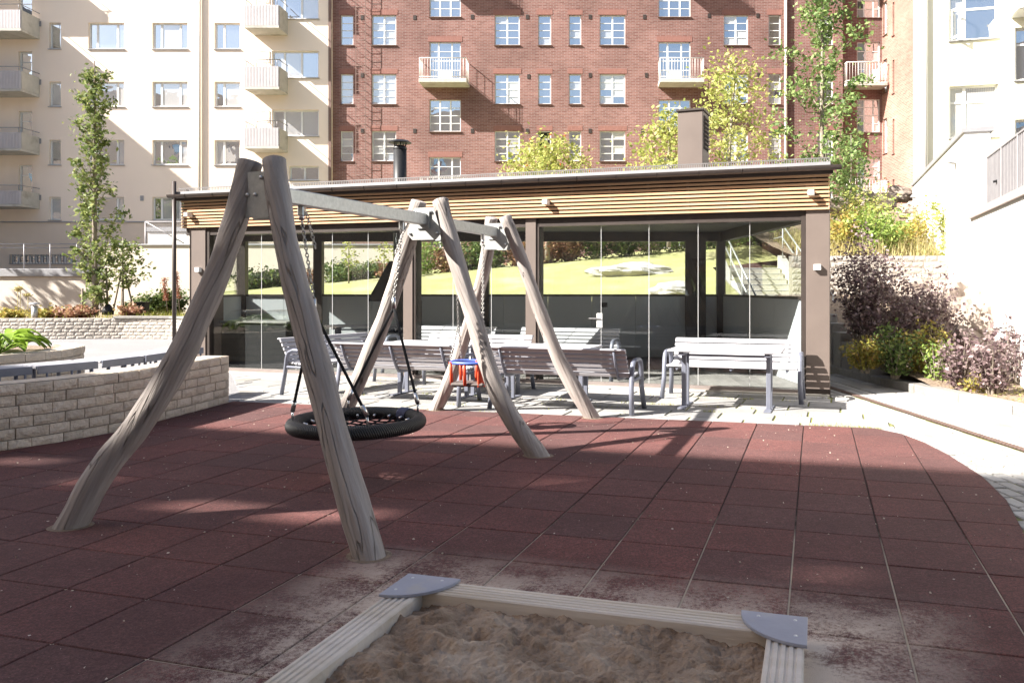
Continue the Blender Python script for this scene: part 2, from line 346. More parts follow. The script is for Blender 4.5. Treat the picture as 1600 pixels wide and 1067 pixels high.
# sandbox geometry (shared by the mat material)
SB0 = Vector((-.856, 3.84, 0)); SBW, SBD = 1.84, 1.95
SBC = SB0 + UU*SBW/2 - VV*SBD/2
def rubber(name, joint=False):
    m = bpy.data.materials.new(name); m.use_nodes = True; t = m.node_tree; N = t.nodes; L = t.links
    b = N["Principled BSDF"]; b.inputs["Roughness"].default_value = .9; b.inputs["Specular IOR Level"].default_value = .25
    g = N.new("ShaderNodeNewGeometry"); P = g.outputs["Position"]; oi = N.new("ShaderNodeObjectInfo")
    def math_(op, a, bb=None, clamp=False):
        k = N.new("ShaderNodeMath"); k.operation = op; k.use_clamp = clamp
        for i, q in enumerate((a, bb)):
            if q is None: continue
            if isinstance(q, (int,float)): k.inputs[i].default_value = q
            else: L.new(q, k.inputs[i])
        return k.outputs[0]
    def dot(vec, c):
        k = N.new("ShaderNodeVectorMath"); k.operation = 'DOT_PRODUCT'; L.new(P, k.inputs[0]); k.inputs[1].default_value = vec
        return math_('SUBTRACT', k.outputs["Value"], c)
    def nz(scale, det=6, rough=.6):
        k = N.new("ShaderNodeTexNoise"); k.inputs["Scale"].default_value = scale; k.inputs["Detail"].default_value = det; k.inputs["Roughness"].default_value = rough; L.new(P, k.inputs["Vector"]); return k.outputs[0]
    def rng_(x, a, c, lo=0., hi=1.):
        k = N.new("ShaderNodeMapRange"); k.inputs[1].default_value = a; k.inputs[2].default_value = c; k.inputs[3].default_value = lo; k.inputs[4].default_value = hi; L.new(x, k.inputs[0]); return k.outputs[0]
    def mix(f, a, c):
        k = N.new("ShaderNodeMix"); k.data_type = 'RGBA'
        for i, q in ((0,f),(6,a),(7,c)):
            if isinstance(q, tuple): k.inputs[i].default_value = (*q,1)
            elif isinstance(q, float): k.inputs[i].default_value = q
            else: L.new(q, k.inputs[i])
        return k.outputs[2]
    du = math_('SUBTRACT', math_('ABSOLUTE', dot(tuple(UU), SBC.dot(UU))), SBW/2); dv = math_('SUBTRACT', math_('ABSOLUTE', dot(tuple(VV), SBC.dot(VV))), SBD/2)
    d = math_('MAXIMUM', du, dv)
    if joint:
        f = rng_(math_('ADD', d, rng_(nz(1.3), .3, .7, -.6, .6)), 1.1, 2.0)
        c = mix(f, (.47,.40,.31), (.028,.018,.017))
    else:
        red = mix(rng_(nz(14), .3, .7), (.20,.066,.058), (.285,.112,.098))
        blk = mix(rng_(nz(14), .3, .7), (.10,.056,.056), (.155,.09,.086))
        c = mix(rng_(oi.outputs["Random"], .1, 1.3), red, blk)
        c = mix(rng_(nz(.9, 4), .38, .62, 0., .5), c, (.085,.038,.036))
        c = mix(rng_(nz(48, 5, .75), .40, .62, 0., .65), c, (.055,.028,.027)); c = mix(rng_(nz(75, 3, .8), .58, .70, 0., .35), c, (.30,.17,.15))
        vo = N.new("ShaderNodeTexVoronoi"); vo.inputs["Scale"].default_value = 170; L.new(P, vo.inputs["Vector"])
        c = mix(rng_(vo.outputs["Color"], .25, .8, 0., .6), c, (.05,.03,.03))
        vs = N.new("ShaderNodeTexVoronoi"); vs.inputs["Scale"].default_value = 36; L.new(P, vs.inputs["Vector"])
        sp = math_('MULTIPLY', rng_(vs.outputs["Distance"], .09, .045), rng_(nz(5), .50, .60))
        c = mix(math_('MULTIPLY', sp, .75), c, (.42,.36,.30))
        dust = math_('MULTIPLY', rng_(d, .78, .0), rng_(math_('ADD', nz(3.0, 6, .65), math_('ADD', math_('MULTIPLY', math_('SUBTRACT', nz(45, 4), .5), .55), math_('MULTIPLY', math_('SUBTRACT', nz(240, 2), .5), .6))), .38, .60))
        edge = math_('MULTIPLY', rng_(d, .16, .02), rng_(nz(6), .30, .55))
        c = mix(math_('MINIMUM', math_('ADD', math_('MULTIPLY', dust, 1.0), math_('MULTIPLY', edge, .7)), .95), c, (.66,.55,.455))
        pz = rng_(nz(1.6, 10, .75), .57, .78, 0., .12); c = mix(pz, c, (.30,.235,.19))
    L.new(c, b.inputs["Base Color"])
    bp = N.new("ShaderNodeBump"); bp.inputs["Strength"].default_value = .7; bp.inputs["Distance"].default_value = .006; L.new(nz(260, 3), bp.inputs["Height"]); L.new(bp.outputs[0], b.inputs["Normal"])
    return m
M["rubber"] = rubber("red_rubber_granulate"); M["jointsand"] = rubber("tile_joint_sand", True)
def sandmat():
    m = mat("damp_sand", (.20,.13,.085), (.46,.345,.25), 5, .97, 1.0, 60, world=True, dirt=(.55,.44,.34), dscale=3.2, dlo=.52, dhi=.72); return m
M["sand"] = sandmat()
def add_cracks(m):
    """drying cracks along the grain and dark knots"""
    t = m.node_tree; N = t.nodes; L = t.links; b = N["Principled BSDF"]; src = b.inputs["Base Color"].links[0].from_socket
    tc = N.new("ShaderNodeTexCoord"); oi = N.new("ShaderNodeObjectInfo"); sc = N.new("ShaderNodeVectorMath"); sc.operation = 'SCALE'; sc.inputs[0].default_value = (13,7,29); L.new(oi.outputs["Random"], sc.inputs["Scale"])
    ad = N.new("ShaderNodeVectorMath"); ad.operation = 'MULTIPLY_ADD'; ad.inputs[1].default_value = (6,6,.38); L.new(tc.outputs["Object"], ad.inputs[0]); L.new(sc.outputs[0], ad.inputs[2])
    nz = N.new("ShaderNodeTexNoise"); nz.inputs["Scale"].default_value = 1.0; nz.inputs["Detail"].default_value = 3; L.new(ad.outputs[0], nz.inputs["Vector"])
    s1 = N.new("ShaderNodeMath"); s1.operation = 'SUBTRACT'; s1.inputs[1].default_value = .5; L.new(nz.outputs[0], s1.inputs[0]); s2 = N.new("ShaderNodeMath"); s2.operation = 'ABSOLUTE'; L.new(s1.outputs[0], s2.inputs[0])
    mr = N.new("ShaderNodeMapRange"); mr.inputs[1].default_value = .007; mr.inputs[2].default_value = .001; L.new(s2.outputs[0], mr.inputs[0])
    a2 = N.new("ShaderNodeVectorMath"); a2.operation = 'MULTIPLY_ADD'; a2.inputs[1].default_value = (5,5,2.6); L.new(tc.outputs["Object"], a2.inputs[0]); L.new(sc.outputs[0], a2.inputs[2])
    vo = N.new("ShaderNodeTexVoronoi"); vo.inputs["Scale"].default_value = 1.0; L.new(a2.outputs[0], vo.inputs["Vector"])
    kr = N.new("ShaderNodeMapRange"); kr.inputs[1].default_value = .12; kr.inputs[2].default_value = .05; L.new(vo.outputs["Distance"], kr.inputs[0])
    mxm = N.new("ShaderNodeMath"); mxm.operation = 'MAXIMUM'; L.new(mr.outputs[0], mxm.inputs[0]); L.new(kr.outputs[0], mxm.inputs[1])
    f = N.new("ShaderNodeMath"); f.operation = 'MULTIPLY'; f.inputs[1].default_value = .38; L.new(mxm.outputs[0], f.inputs[0])
    mx = N.new("ShaderNodeMix"); mx.data_type = 'RGBA'; L.new(f.outputs[0], mx.inputs[0]); L.new(src, mx.inputs[6]); mx.inputs[7].default_value = (.075,.055,.045,1); L.new(mx.outputs[2], b.inputs["Base Color"])
    bp0 = b.inputs["Normal"].links[0].from_socket; bp = N.new("ShaderNodeBump"); bp.invert = True; bp.inputs["Strength"].default_value = .9; bp.inputs["Distance"].default_value = .02
    L.new(mxm.outputs[0], bp.inputs["Height"]); L.new(bp0, bp.inputs["Normal"]); L.new(bp.outputs[0], b.inputs["Normal"])
add_cracks(M["robinia"])

# ------------------------------------------------------------------ ground
struct(MB().add([(-400,-400,-.16),(400,-400,-.16),(400,600,-.16),(-400,600,-.16)], [(0,1,2,3)]).build("ground", M["ground"]))
# asphalt court left of the mat
struct(MB().prism([(-48,-14),(-4.9,-14),(-4.72,10.95),(-6.38,14.32),(-7.6,14.9),(-7.6,17.4),(-10.4,25.6),(-48,25.6)], -.15, -.012).build("asphalt_court", M["asphalt"]))

def clip_poly(sub, quad):
    out = [Vector(p[:2]) for p in sub]
    n = len(quad)
    for i in range(n):
        a = Vector(quad[i][:2]); b = Vector(quad[(i+1)%n][:2]); e = b-a
        ins = lambda p: e.x*(p.y-a.y)-e.y*(p.x-a.x) >= -1e-9
        src = out; out = []
        for j, p in enumerate(src):
            q = src[j-1]
            if ins(p) != ins(q):
                d1 = e.x*(q.y-a.y)-e.y*(q.x-a.x); d2 = e.x*(p.y-a.y)-e.y*(p.x-a.x); t = d1/(d1-d2); out.append(q+(p-q)*t)
            if ins(p): out.append(p)
        if not out: return []
    cl = []
    for p in out:
        if not cl or (p-cl[-1]).length > .004: cl.append(p)
    if len(cl) > 1 and (cl[0]-cl[-1]).length < .004: cl.pop()
    return cl
def parea(p): return abs(sum(p[i].x*p[(i+1)%len(p)].y-p[(i+1)%len(p)].x*p[i].y for i in range(len(p)))/2) if len(p) > 2 else 0

MATP = [(-4.72,10.62),(-4.80,9.7),(-4.93,8.4),(-5.18,7.8),(-5.5,7.32),(-6.3,6.65),(-7.2,6.3),(-7.2,-1.2),(1.4,-1.2),(1.62,1.6),(1.85,2.8),(2.1,3.5),(2.4,4.2),(2.71,4.94),(3.0,5.69),(3.18,6.4),(3.28,7.2),(3.31,7.8),(3.27,8.25),(3.1,8.58)]
mat_o = struct(MB().prism([Vector(p) for p in MATP], -.12, -.0065).build("rubber_playground_surface", M["jointsand"]))
T0 = Vector((.541,4.137)); u2 = Vector((UU.x,UU.y)); v2 = Vector((VV.x,VV.y)); g = .0045
full = [T0*0+u2*g+v2*g, u2*(.5-g)+v2*g, u2*(.5-g)+v2*(.5-g), u2*g+v2*(.5-g)]
tile_me = MB().prism([p-(u2+v2)*.25 for p in full], -.05, 0, .004).mesh("rubber_tile", M["rubber"])
rest = MB(); ntile = 0
sb_in = lambda p: abs((Vector((p.x,p.y,0))-SBC).dot(UU)) < SBW/2-.1 and abs((Vector((p.x,p.y,0))-SBC).dot(VV)) < SBD/2-.1
for c in range(-18, 9):
    for r in range(-14, 16):
        o = T0+u2*.5*c+v2*.5*r; q = [p+o for p in full]; ctr = o+(u2+v2)*.25
        pl = clip_poly(MATP, q); a = parea(pl)
        if a < .004 or all(sb_in(p) for p in q): continue
        near = ctr.y < 2.75 or ctr.x < -.80*ctr.y-.4
        h = random.uniform(-.0012,.0012)
        if near: rest.prism(pl, -.05, 0); continue
        ntile += 1
        if a > .24: link("rubber_tile", tile_me, mat_o, (ctr.x,ctr.y,h))
        else: link("rubber_tile", MB().prism([p-ctr for p in pl], -.05, 0, .003).mesh("rubber_tile", M["rubber"]), mat_o, (ctr.x,ctr.y,h))
rs = rest.build("outer_rubber_tiles", M["rubber"], mat_o); rs["kind"] = "stuff"

# slab terrace between the mat and the pavilion
PF0 = Vector((-7.36,14.62,0)); PF1 = Vector((3.41,11.17,0)); FU = (PF1-PF0).normalized(); FN = Vector((FU.y,-FU.x,0)); FLEN = (PF1-PF0).length  # FN points to the camera
if FN.y > 0: FN = -FN
def fpt(t, d=0, z=0): return PF0+FU*t+FN*d+Vector((0,0,z))
TERR = [(-4.68,10.66),(3.1,8.63),(3.3,8.5),(3.42,8.9),(3.44,11.1),tuple(fpt(FLEN,.0))[:2],tuple(fpt(0.7,.0))[:2],(-6.4,14.3),(-4.75,10.95)]
terr = struct(MB().prism([Vector(p) for p in TERR], -.12, -.022).build("slab_terrace", M["joint"]))
fu2 = Vector((FU.x,FU.y)); fn2 = Vector((-FN.x,-FN.y)); o0 = Vector((-4.0,10.2)); ns = 0
for r in range(-6, 14):
    off = random.uniform(0,.6); c = -7.5+off; yy = r*.42
    while c < 9:
        wd = random.choice((.42,.63,.84,.63)); q0 = o0+fu2*c+fn2*yy; gg = .011
        q = [q0+fu2*gg+fn2*gg, q0+fu2*(wd-gg)+fn2*gg, q0+fu2*(wd-gg)+fn2*(.42-gg), q0+fu2*gg+fn2*(.42-gg)]
        pl = clip_poly(TERR, q)
        if parea(pl) > .02 :
            ct = sum(pl, Vector((0,0)))/len(pl); ns += 1
            link("paving_slab", MB().prism([p-ct for p in pl], -.06, 0, .005).mesh("paving_slab", M["slab"]), terr, (ct.x,ct.y,-.008+random.uniform(-.003,.003)))
        c += wd
# weeds in the slab joints
def blades(C, h, wd, lean=.5):
    n = len(C); ang = rng.uniform(0,2*np.pi,n); ln = rng.uniform(0,lean,n)*h; hh = h*rng.uniform(.5,1.2,n)
    d = np.stack([np.cos(ang),np.sin(ang),0*ang],1); s = np.stack([-np.sin(ang),np.cos(ang),0*ang],1)
    P = np.empty((n,3,3)); P[:,0] = C-s*wd/2; P[:,1] = C+s*wd/2; P[:,2] = C+d*ln[:,None]; P[:,2,2] = C[:,2]+hh
    return P.reshape(-1,3)
wc = []
for _ in range(70):
    r = random.randint(0,7); t = random.uniform(-1,8); p = o0+fu2*t+fn2*(r*.42)
    if p.y < 8.9 or p.x > 3.3 or (Vector((p.x,p.y,0))-PF0).dot(FN) < .05: continue
    if len(clip_poly(TERR, [p+Vector((-.01,-.01)),p+Vector((.01,-.01)),p+Vector((.01,.01)),p+Vector((-.01,.01))])) < 3: continue
    k = random.randint(10,45); ln = random.uniform(.05,.35); xs = rng.uniform(-ln,ln,k)
    wc.append(np.stack([p.x+xs*fu2.x, p.y+xs*fu2.y, np.full(k,-.012)],1)+np.append(rng.normal(0,.008,(k,2)), np.zeros((k,1)),1))
for px in range(1270,1385,5):
    p = G(px,665+ (px-1270)*.05); wc.append(np.array([[p.x,p.y+.06,-.012]])+rng.normal(0,.02,(10,3))*[1,1,0])
o = link("joint_weeds", quads_mesh("joint_weeds", blades(np.concatenate(wc), .035, .006, .9), M["grassb"], 3)); o["kind"] = "stuff"
tag(o, "yellow green moss and weeds growing in the slab joints", "weeds")

# grit and fallen bits lying on the mat
gp_ = rng.uniform([-5,2.9],[3.0,10.0],(900,2)); kk = np.array([len(clip_poly(MATP,[Vector((a-.005,b-.005)),Vector((a+.005,b-.005)),Vector((a+.005,b+.005)),Vector((a-.005,b+.005))])) > 2 for a,b in gp_]); gp_ = gp_[kk]
o = link("mat_litter", quads_mesh("mat_litter", leaf_quads(np.column_stack([gp_,np.full(len(gp_),.004)]), .013, .97, .6, .6), foliage("pale_grit", [(.45,.38,.30),(.62,.55,.46),(.30,.24,.17)], .1))); o["kind"] = "stuff"; tag(o, "pale grit and leaf bits scattered on the red tiles", "grit")
# cobbled path right of the mat, with drain, slab strip and kerb
PATHP = [(3.1,8.58),(3.27,8.25),(3.31,7.8),(3.28,7.2),(3.18,6.4),(3.0,5.69),(2.71,4.94),(2.4,4.2),(2.1,3.5),(1.85,2.8),(1.62,1.6),(1.4,-1.2),(9,-1.2),(9,4.0),(5.62,6.4),(5.33,8.0),(5.12,9.29),(4.72,11.6),(4.45,14.0),(4.42,17.2),(3.0,17.2),(3.42,11.2),(3.44,8.9),(3.3,8.5)]
path = struct(MB().prism([Vector(p) for p in PATHP], -.12, -.022).build("cobbled_path", M["joint"]))
def xl(y): return 3.73+(12.19-y)*.08                      # drain axis
sett_me = [MB().cbox((-.096,-.066,-.05),(.096,.066,.0), .012).mesh("granite_sett", M["sett"]) for _ in range(1)]
def rows(f0, f1, y0, y1, wdt, ln, name, m, lst, jit=.25):
    k = 0; nrow = max(1, round((f1(8)-f0(8))/wdt)); 
    for i in range(nrow):
        y = y0+random.uniform(0,ln)
        while y < y1:
            L_ = ln*random.uniform(1-jit,1+jit); ww = (f1(y)-f0(y))/nrow; x = f0(y)+ww*(i)
            gp = .011; sl = (xl(y+L_)-xl(y))
            q = [Vector((x+gp,y+gp)),Vector((x+ww-gp,y+gp)),Vector((x+ww-gp+sl,y+L_-gp)),Vector((x+gp+sl,y+L_-gp))]
            pl = clip_poly(PATHP, q)
            if parea(pl) > .004: lst.append((name, m, pl))
            y += L_
setts = []
rows(lambda y: xl(y)-2.36, lambda y: xl(y)-.07, 4.0, 13.9, .135, .26, "granite_sett", M["sett"], setts)
rows(lambda y: xl(y)+.07, lambda y: xl(y)+.35, 4.0, 14.0, .14, .30, "granite_sett", M["sett"], setts)
rows(lambda y: xl(y)+.36, lambda y: xl(y)+.70, 4.0, 14.0, .34, .95, "path_slab", M["slab"], setts, .05)
rows(lambda y: xl(y)+.71, lambda y: xl(y)+1.6, 4.0, 14.0, .2, .34, "granite_sett", M["sett"], setts)
setts.sort(key=lambda s: -parea(s[2])/(sum(p.y for p in s[2])/len(s[2]))**3 if abs(sum(p.x for p in s[2])/len(s[2])) < .56*sum(p.y for p in s[2])/len(s[2]) else 0)
restp = MB()
for i, (nm, m, pl) in enumerate(setts):
    ct = sum(pl, Vector((0,0)))/len(pl)
    if i < 300: link(nm, MB().prism([p-ct for p in pl], -.06, 0, .007).mesh(nm, m), path, (ct.x,ct.y,-.008+random.uniform(-.004,.003)))
    else: restp.prism(pl, -.06, -.009)
o = restp.build("outer_setts", M["sett"], path); o["kind"] = "stuff"
dm = MB()
dm.add([(xl(y)+s*.05, y, -.006) for y in (4.0,14.2) for s in (-1,1)], [(0,1,3,2)])
y = 4.0
while y < 14.2:
    for s in (-.022,.022): dm.cbox((xl(y)+s-.018,y,-.02),(xl(y)+s+.018,y+.045,.0),.003)
    y += .06
dm.build("drain_grate", M["drain"], path)
# kerb
KP = [Vector(p) for p in ((4.40,14.5),(4.47,13.4),(4.58,12.4),(4.73,11.5),(4.90,10.5),(5.08,9.5),(5.25,8.5),(5.42,7.5),(5.62,6.5))]
kerb = thing("stone_kerb", "low pale granite kerb edging the planted slope", "kerb")
for i in range(len(KP)-1):
    a, b = KP[i], KP[i+1]; d = (b-a).normalized(); nrm = Vector((-d.y,d.x)) if -d.y > 0 else Vector((d.y,-d.x)); a2 = a-d*-.006; b2 = b-d*.006
    MB().prism([a2,b2,b2+nrm*.24,a2+nrm*.24], -.1, .115, .012).build("kerb_stone", M["kerb"], kerb)

# ------------------------------------------------------------------ terrain behind
def lawn_z(x, y):
    t = (y-17.3)/8.7; zf = .62+.045*(x+8); zb = 2.42+.088*x
    if t <= 1: return zf+(zb-zf)*max(0,t)
    return zb+.05*(y-26)
def bed_z(x, y):                                          # planted slope on the right
    t = min(1, max(0, (y-10.2)/8.6)); return .07+1.25*t*t*(3-2*t)+.05*noise.noise((x*1.3,y*1.3,0))
def up_z(x, y): return 2.1+.17*(y-19)+.05*noise.noise((x,y,3))
def left_z(x, y): return .52+.02*(y-24)+max(0,(x+13)*.06)+.04*noise.noise((x,y,7))
def sheet(name, m, x0, x1, y0, y1, nx, ny, fz, xf=None):
    vs = []; fs = []
    for j in range(ny+1):
        y = y0+(y1-y0)*j/ny
        a, b = xf(y) if xf else (x0, x1)
        for i in range(nx+1): x = a+(b-a)*i/nx; vs.append((x,y,fz(x,y)))
    for j in range(ny):
        for i in range(nx): k = j*(nx+1)+i; fs.append((k,k+1,k+nx+2,k+nx+1))
    return struct(MB().add(vs, fs, True).build(name, m))
sheet("lawn", M["lawn"], -12, 3.6, 17.3, 38.9, 40, 50, lawn_z, lambda y: (-.485*y, 3.55 if y < 22.6 else 5.6))
sheet("planted_slope", M["soil"], 4.5, 8, 6.5, 19.2, 30, 50, bed_z, lambda y: (5.02-(y-10.5)*.145 if y < 14 else 4.5, 7.5+.287*(y-15)+.2))
sheet("upper_slope", M["soil"], 5.3, 14, 19.2, 39, 24, 30, up_z, lambda y: (5.25, 15))
sheet("left_planting_bed", M["soil"], -30, -9.5, 23.9, 31.2, 40, 14, left_z, lambda y: (-32, -10.4-(y-24)*.3))

# ------------------------------------------------------------------ sandbox
sbx = thing("sandbox", "sunken timber framed sandbox with grey corner plates in the foreground", "sandbox", SBC, -ANG)
hw, hd = SBW/2, SBD/2; bw = .145; ft = .115
def plank(x0, x1, y0, y1, along):
    """grooved decking board; grooves run along the board"""
    m = MB(); n = 9; L_ = (x1-x0) if along == 'x' else (y1-y0); wd = (y1-y0) if along == 'x' else (x1-x0)
    prof = [(0,0),(0,.108),(.007,.115)]
    for k in range(4): a = .018+k*wd*.2; prof += [(a,.115),(a+.004,.109),(a+.012,.109),(a+.016,.115)]
    prof += [(wd-.007,.115),(wd,.108),(wd,0)]
    vs = []; k = len(prof)
    for e in (0,1):
        for (a,z) in prof: vs.append((x0+e*L_, y0+a, z) if along == 'x' else (x0+a, y0+e*L_, z))
    fs = [(i,i+1,k+i+1,k+i) if along != 'x' else (i+k,i+k+1,i+1,i) for i in range(k-1)]+[tuple(range(k)), tuple(range(2*k-1,k-1,-1))]
    return m.add(vs, fs)
for (x0,x1,y0,y1,al) in ((-hw+.003,hw-.003,hd-bw,hd,'x'),(-hw+.003,hw-.003,-hd,-hd+bw,'x'),(-hw,-hw+bw,-hd+bw+.003,hd-bw-.003,'y'),(hw-bw,hw,-hd+bw+.003,hd-bw-.003,'y')):
    plank(x0,x1,y0,y1,al).build("frame_board", M["timber"], sbx)
for sx in (-1,1):
    for sy in (-1,1):
        R_ = .275; pts = [(0,0)]+[(R_*math.cos(a*math.pi/2/10), R_*math.sin(a*math.pi/2/10)) for a in range(11)]
        pts = [Vector((sx*(hw+.012-p[0]), sy*(hd+.012-p[1]))) for p in pts]
        pl = MB().prism(pts, .117, .130, .002).build("corner_plate", M["hpl"], sbx)
        bm_ = MB()
        for (a,b) in ((.05,.05),(.2,.045),(.045,.2)): bm_.lathe([(0,.1325),(.006,.1325),(.008,.130)], (sx*(hw+.012-a), sy*(hd+.012-b), 0), 8)
        bm_.build("screw_heads", M["steel"], pl)
def sand_h(x, y):
    p = Vector((x*3.1,y*3.1,1.7)); h = noise.fractal(p, .8, 2.1, 6)*.026+noise.turbulence(Vector((x*5,y*5,4)), 5, True)*.034-.02
    for (cx,cy,r,a) in PITS:
        d = math.hypot(x-cx,(y-cy)*1.2)/r
        if d < 1.6: h += a*(-math.cos(min(d,1)*math.pi)*.5-.5+ (.38*math.exp(-((d-1.15)/.25)**2)))
    return .062+.72*h+.012*(1-2*abs(noise.noise(Vector((x*11,y*11,9)))))+.013*noise.noise(Vector((x*22,y*22,2)))+.009*noise.noise(Vector((x*52,y*52,2)))
PITS = [(random.uniform(-hw,hw), random.uniform(-.1,hd), random.uniform(.05,.15), random.uniform(.02,.05)) for _ in range(46)]
n = 270; vs = []; fs = []
for j in range(n+1):
    for i in range(n+1):
        x = -hw+bw-.02+(SBW-2*bw+.04)*i/n; y = -hd+bw-.02+(SBD-2*bw+.04)*j/n; vs.append((x,y,max(.008,sand_h(x,y))))
for j in range(n):
    for i in range(n): k = j*(n+1)+i; fs.append((k,k+1,k+n+2,k+n+1))
MB().add(vs, fs, True).build("sand", M["sand"], sbx)

# ------------------------------------------------------------------ swing frame
sw = thing("log_swing_frame", "weathered log swing frame of three leaning A frames with steel beam", "swing frame", (-1.6,7.3,0))
def leg(pxs, yf, yt, r0, r1, zf=-.05):
    """pxs: image waypoints from top to foot; depth runs from the top yt to the foot yf"""
    y0 = pxs[0][1]; y1 = pxs[-1][1]; key = []
    for (px,py) in pxs: t = (py-y0)/(y1-y0); key.append(at(px,py,yt+(yf-yt)*t))
    d = (key[-1]-key[-2]).normalized(); key.append(key[-1]+d*.12)
    # smooth (Catmull-Rom)
    P = [key[0]*2-key[1]]+key+[key[-1]*2-key[-2]]; pts = []
    for i in range(1,len(P)-2):
        for k in range(6):
            t = k/6; a,b,c,e = P[i-1],P[i],P[i+1],P[i+2]
            pts.append(.5*((2*b)+(c-a)*t+(2*a-5*b+4*c-e)*t*t+(3*b-a-3*c+e)*t**3))
    pts.append(P[-2]); N_ = len(pts); m = MB(); sd_ = random.uniform(0,99)
    rad = [r0+(r1-r0)*i/(N_-1)+.012*noise.noise(Vector((sd_,i*.22,0))) for i in range(N_)]
    rad[0] -= .012; top = pts[0]; pts.insert(1, pts[0]+(pts[1]-pts[0])*.12); rad.insert(1, rad[0]+.012)
    m.tube(pts, rad, 18, True)
    # uneven surface
    m.v = [tuple(Vector(v)+Vector((noise.noise(Vector(v)*5+Vector((sd_,0,0))),noise.noise(Vector(v)*5+Vector((0,sd_,0))),0))*.009) for v in m.v]
    Q = (key[0]-key[-1]).normalized().to_track_quat('Z','Y').to_matrix().to_4x4(); LM = WM[sw].inverted() @ Matrix.Translation(key[-1]) @ Q
    inv = (WM[sw] @ LM).inverted(); m.v = [tuple(inv @ Vector(v)) for v in m.v]      # local z runs along the grain
    o = link("log_leg", m.mesh("log_leg", M["robinia"]), sw, mat4=LM)
    ft_ = key[-2]; ax = (key[-3]-key[-1]).normalized(); kx = 1/max(.5,ax.z); hd = Vector((ax.x,ax.y,0)); hd = hd.normalized() if hd.length > .01 else Vector((1,0,0)); sd2 = Vector((-hd.y,hd.x,0)); c0_ = ft_-ax*(ft_.z/ax.z); cm = MB()
    R0 = r1*1.0; ring_i = [c0_+hd*math.cos(a)*R0*kx+sd2*math.sin(a)*R0+Vector((0,0,.0035)) for a in np.linspace(0,2*math.pi,25)[:-1]]; ring_o = [c0_+(hd*math.cos(a)*(R0*kx+.028)+sd2*math.sin(a)*(R0+.028))*(1+.06*noise.noise(Vector((a*2,sd_,0))))+Vector((0,0,.0022)) for a in np.linspace(0,2*math.pi,25)[:-1]]
    cm.add(ring_i+ring_o, [(i,(i+1)%24,24+(i+1)%24,24+i) for i in range(24)]); cm.build("foot_gap", M["mortar"] if False else M["soil"], sw, True); return key
f1 = Vector((-2.17,5.3,2.37)); f2 = Vector((-1.50,7.525,2.36)); f3 = Vector((-1.04,9.2,2.35))
leg([(392,252),(372,330),(338,432),(290,540),(225,652),(163,730),(113,818)], 5.05, 5.30, .078, .092)
leg([(428,250),(438,330),(457,425),(492,560),(525,690),(575,862)], 4.50, 5.27, .078, .092)
leg([(655,314),(637,380),(610,470),(575,560),(519,686)], 7.9, 7.56, .076, .085)
leg([(687,312),(705,380),(738,490),(768,588),(800,655),(838,708)], 7.17, 7.5, .076, .09)
leg([(768,340),(759,410),(741,480),(706,585),(682,637)], 9.87, 9.24, .075, .085)
leg([(789,338),(815,405),(845,490),(880,575),(924,650)], 9.26, 9.18, .075, .085)
for (c, nm) in ((f1,1),(f2,2),(f3,3)):
    ax = UU
    for s in (-1, 1):
        # gusset plate on each face of the A
        base = c+VV*s*.085
        poly = [(-.10,.0),(.10,.0),(.175,-.24),(.12,-.30),(-.12,-.30),(-.175,-.24)]
        m = MB(); vs = []
        for e in (-.005,.005):
            for (a,z) in poly: vs.append(base+UU*a+VV*e+Vector((0,0,z-.10)))
        k = len(poly); m.add(vs, [tuple(range(k)),tuple(range(2*k-1,k-1,-1))]+[(i,(i+1)%k,k+(i+1)%k,k+i) for i in range(k)])
        # folded flange
        p = m.build("gusset_plate", M["galv"], sw, True)
        b = MB()
        for (a,z) in ((-.075,-.04),(.075,-.04),(-.14,-.24),(.14,-.24),(-.03,-.15),(.03,-.15)):
            q = base+UU*a+Vector((0,0,z-.10)); b.tube([q+VV*s*.004,q+VV*s*.018,q+VV*s*.024],[.013,.013,.006],8)
        b.v = [tuple(WM[sw].inverted() @ Vector(v)) for v in b.v]; link("bolts", b.mesh("bolts", M["steel"]), p)
BZ = 2.15
def bp(y, z=BZ): return Vector((-2.17+.3011*(y-5.3), y, z))
def bp2(y, z=BZ): return Vector((-1.50+.2746*(y-7.525), y, z))
for (a,b) in ((bp(5.39),bp(7.43)),(bp2(7.62),bp2(9.11))):
    m = MB(); m.bar(a,b,.085,.105,.006); m.build("cross_beam", M["galv"], sw, True)
    for e,s in ((a,1),(b,-1)):
        m = MB(); d = (b-a).normalized(); m.bar(e-d*.004*s,e+d*.008*s,.13,.17); m.build("end_plate", M["galv"], sw, True)

def chain(m, a, b, n=None, r=.0042, link_=.036):
    a = Vector(a); b = Vector(b); L_ = (b-a).length; n = n or int(L_/(link_*.72)); d = (b-a).normalized()
    x = d.cross(Vector((0,1,0.1))).normalized(); y = d.cross(x)
    for i in range(n):
        c = a+(b-a)*((i+.5)/n); s = x if i % 2 else y; h = L_/n*.66; w_ = .011; pts = []
        for k in range(8): t = 2*math.pi*k/8; pts.append(c+s*w_*math.sin(t)+d*h*math.cos(t))
        m.tube(pts, r, 4, False, True, True)
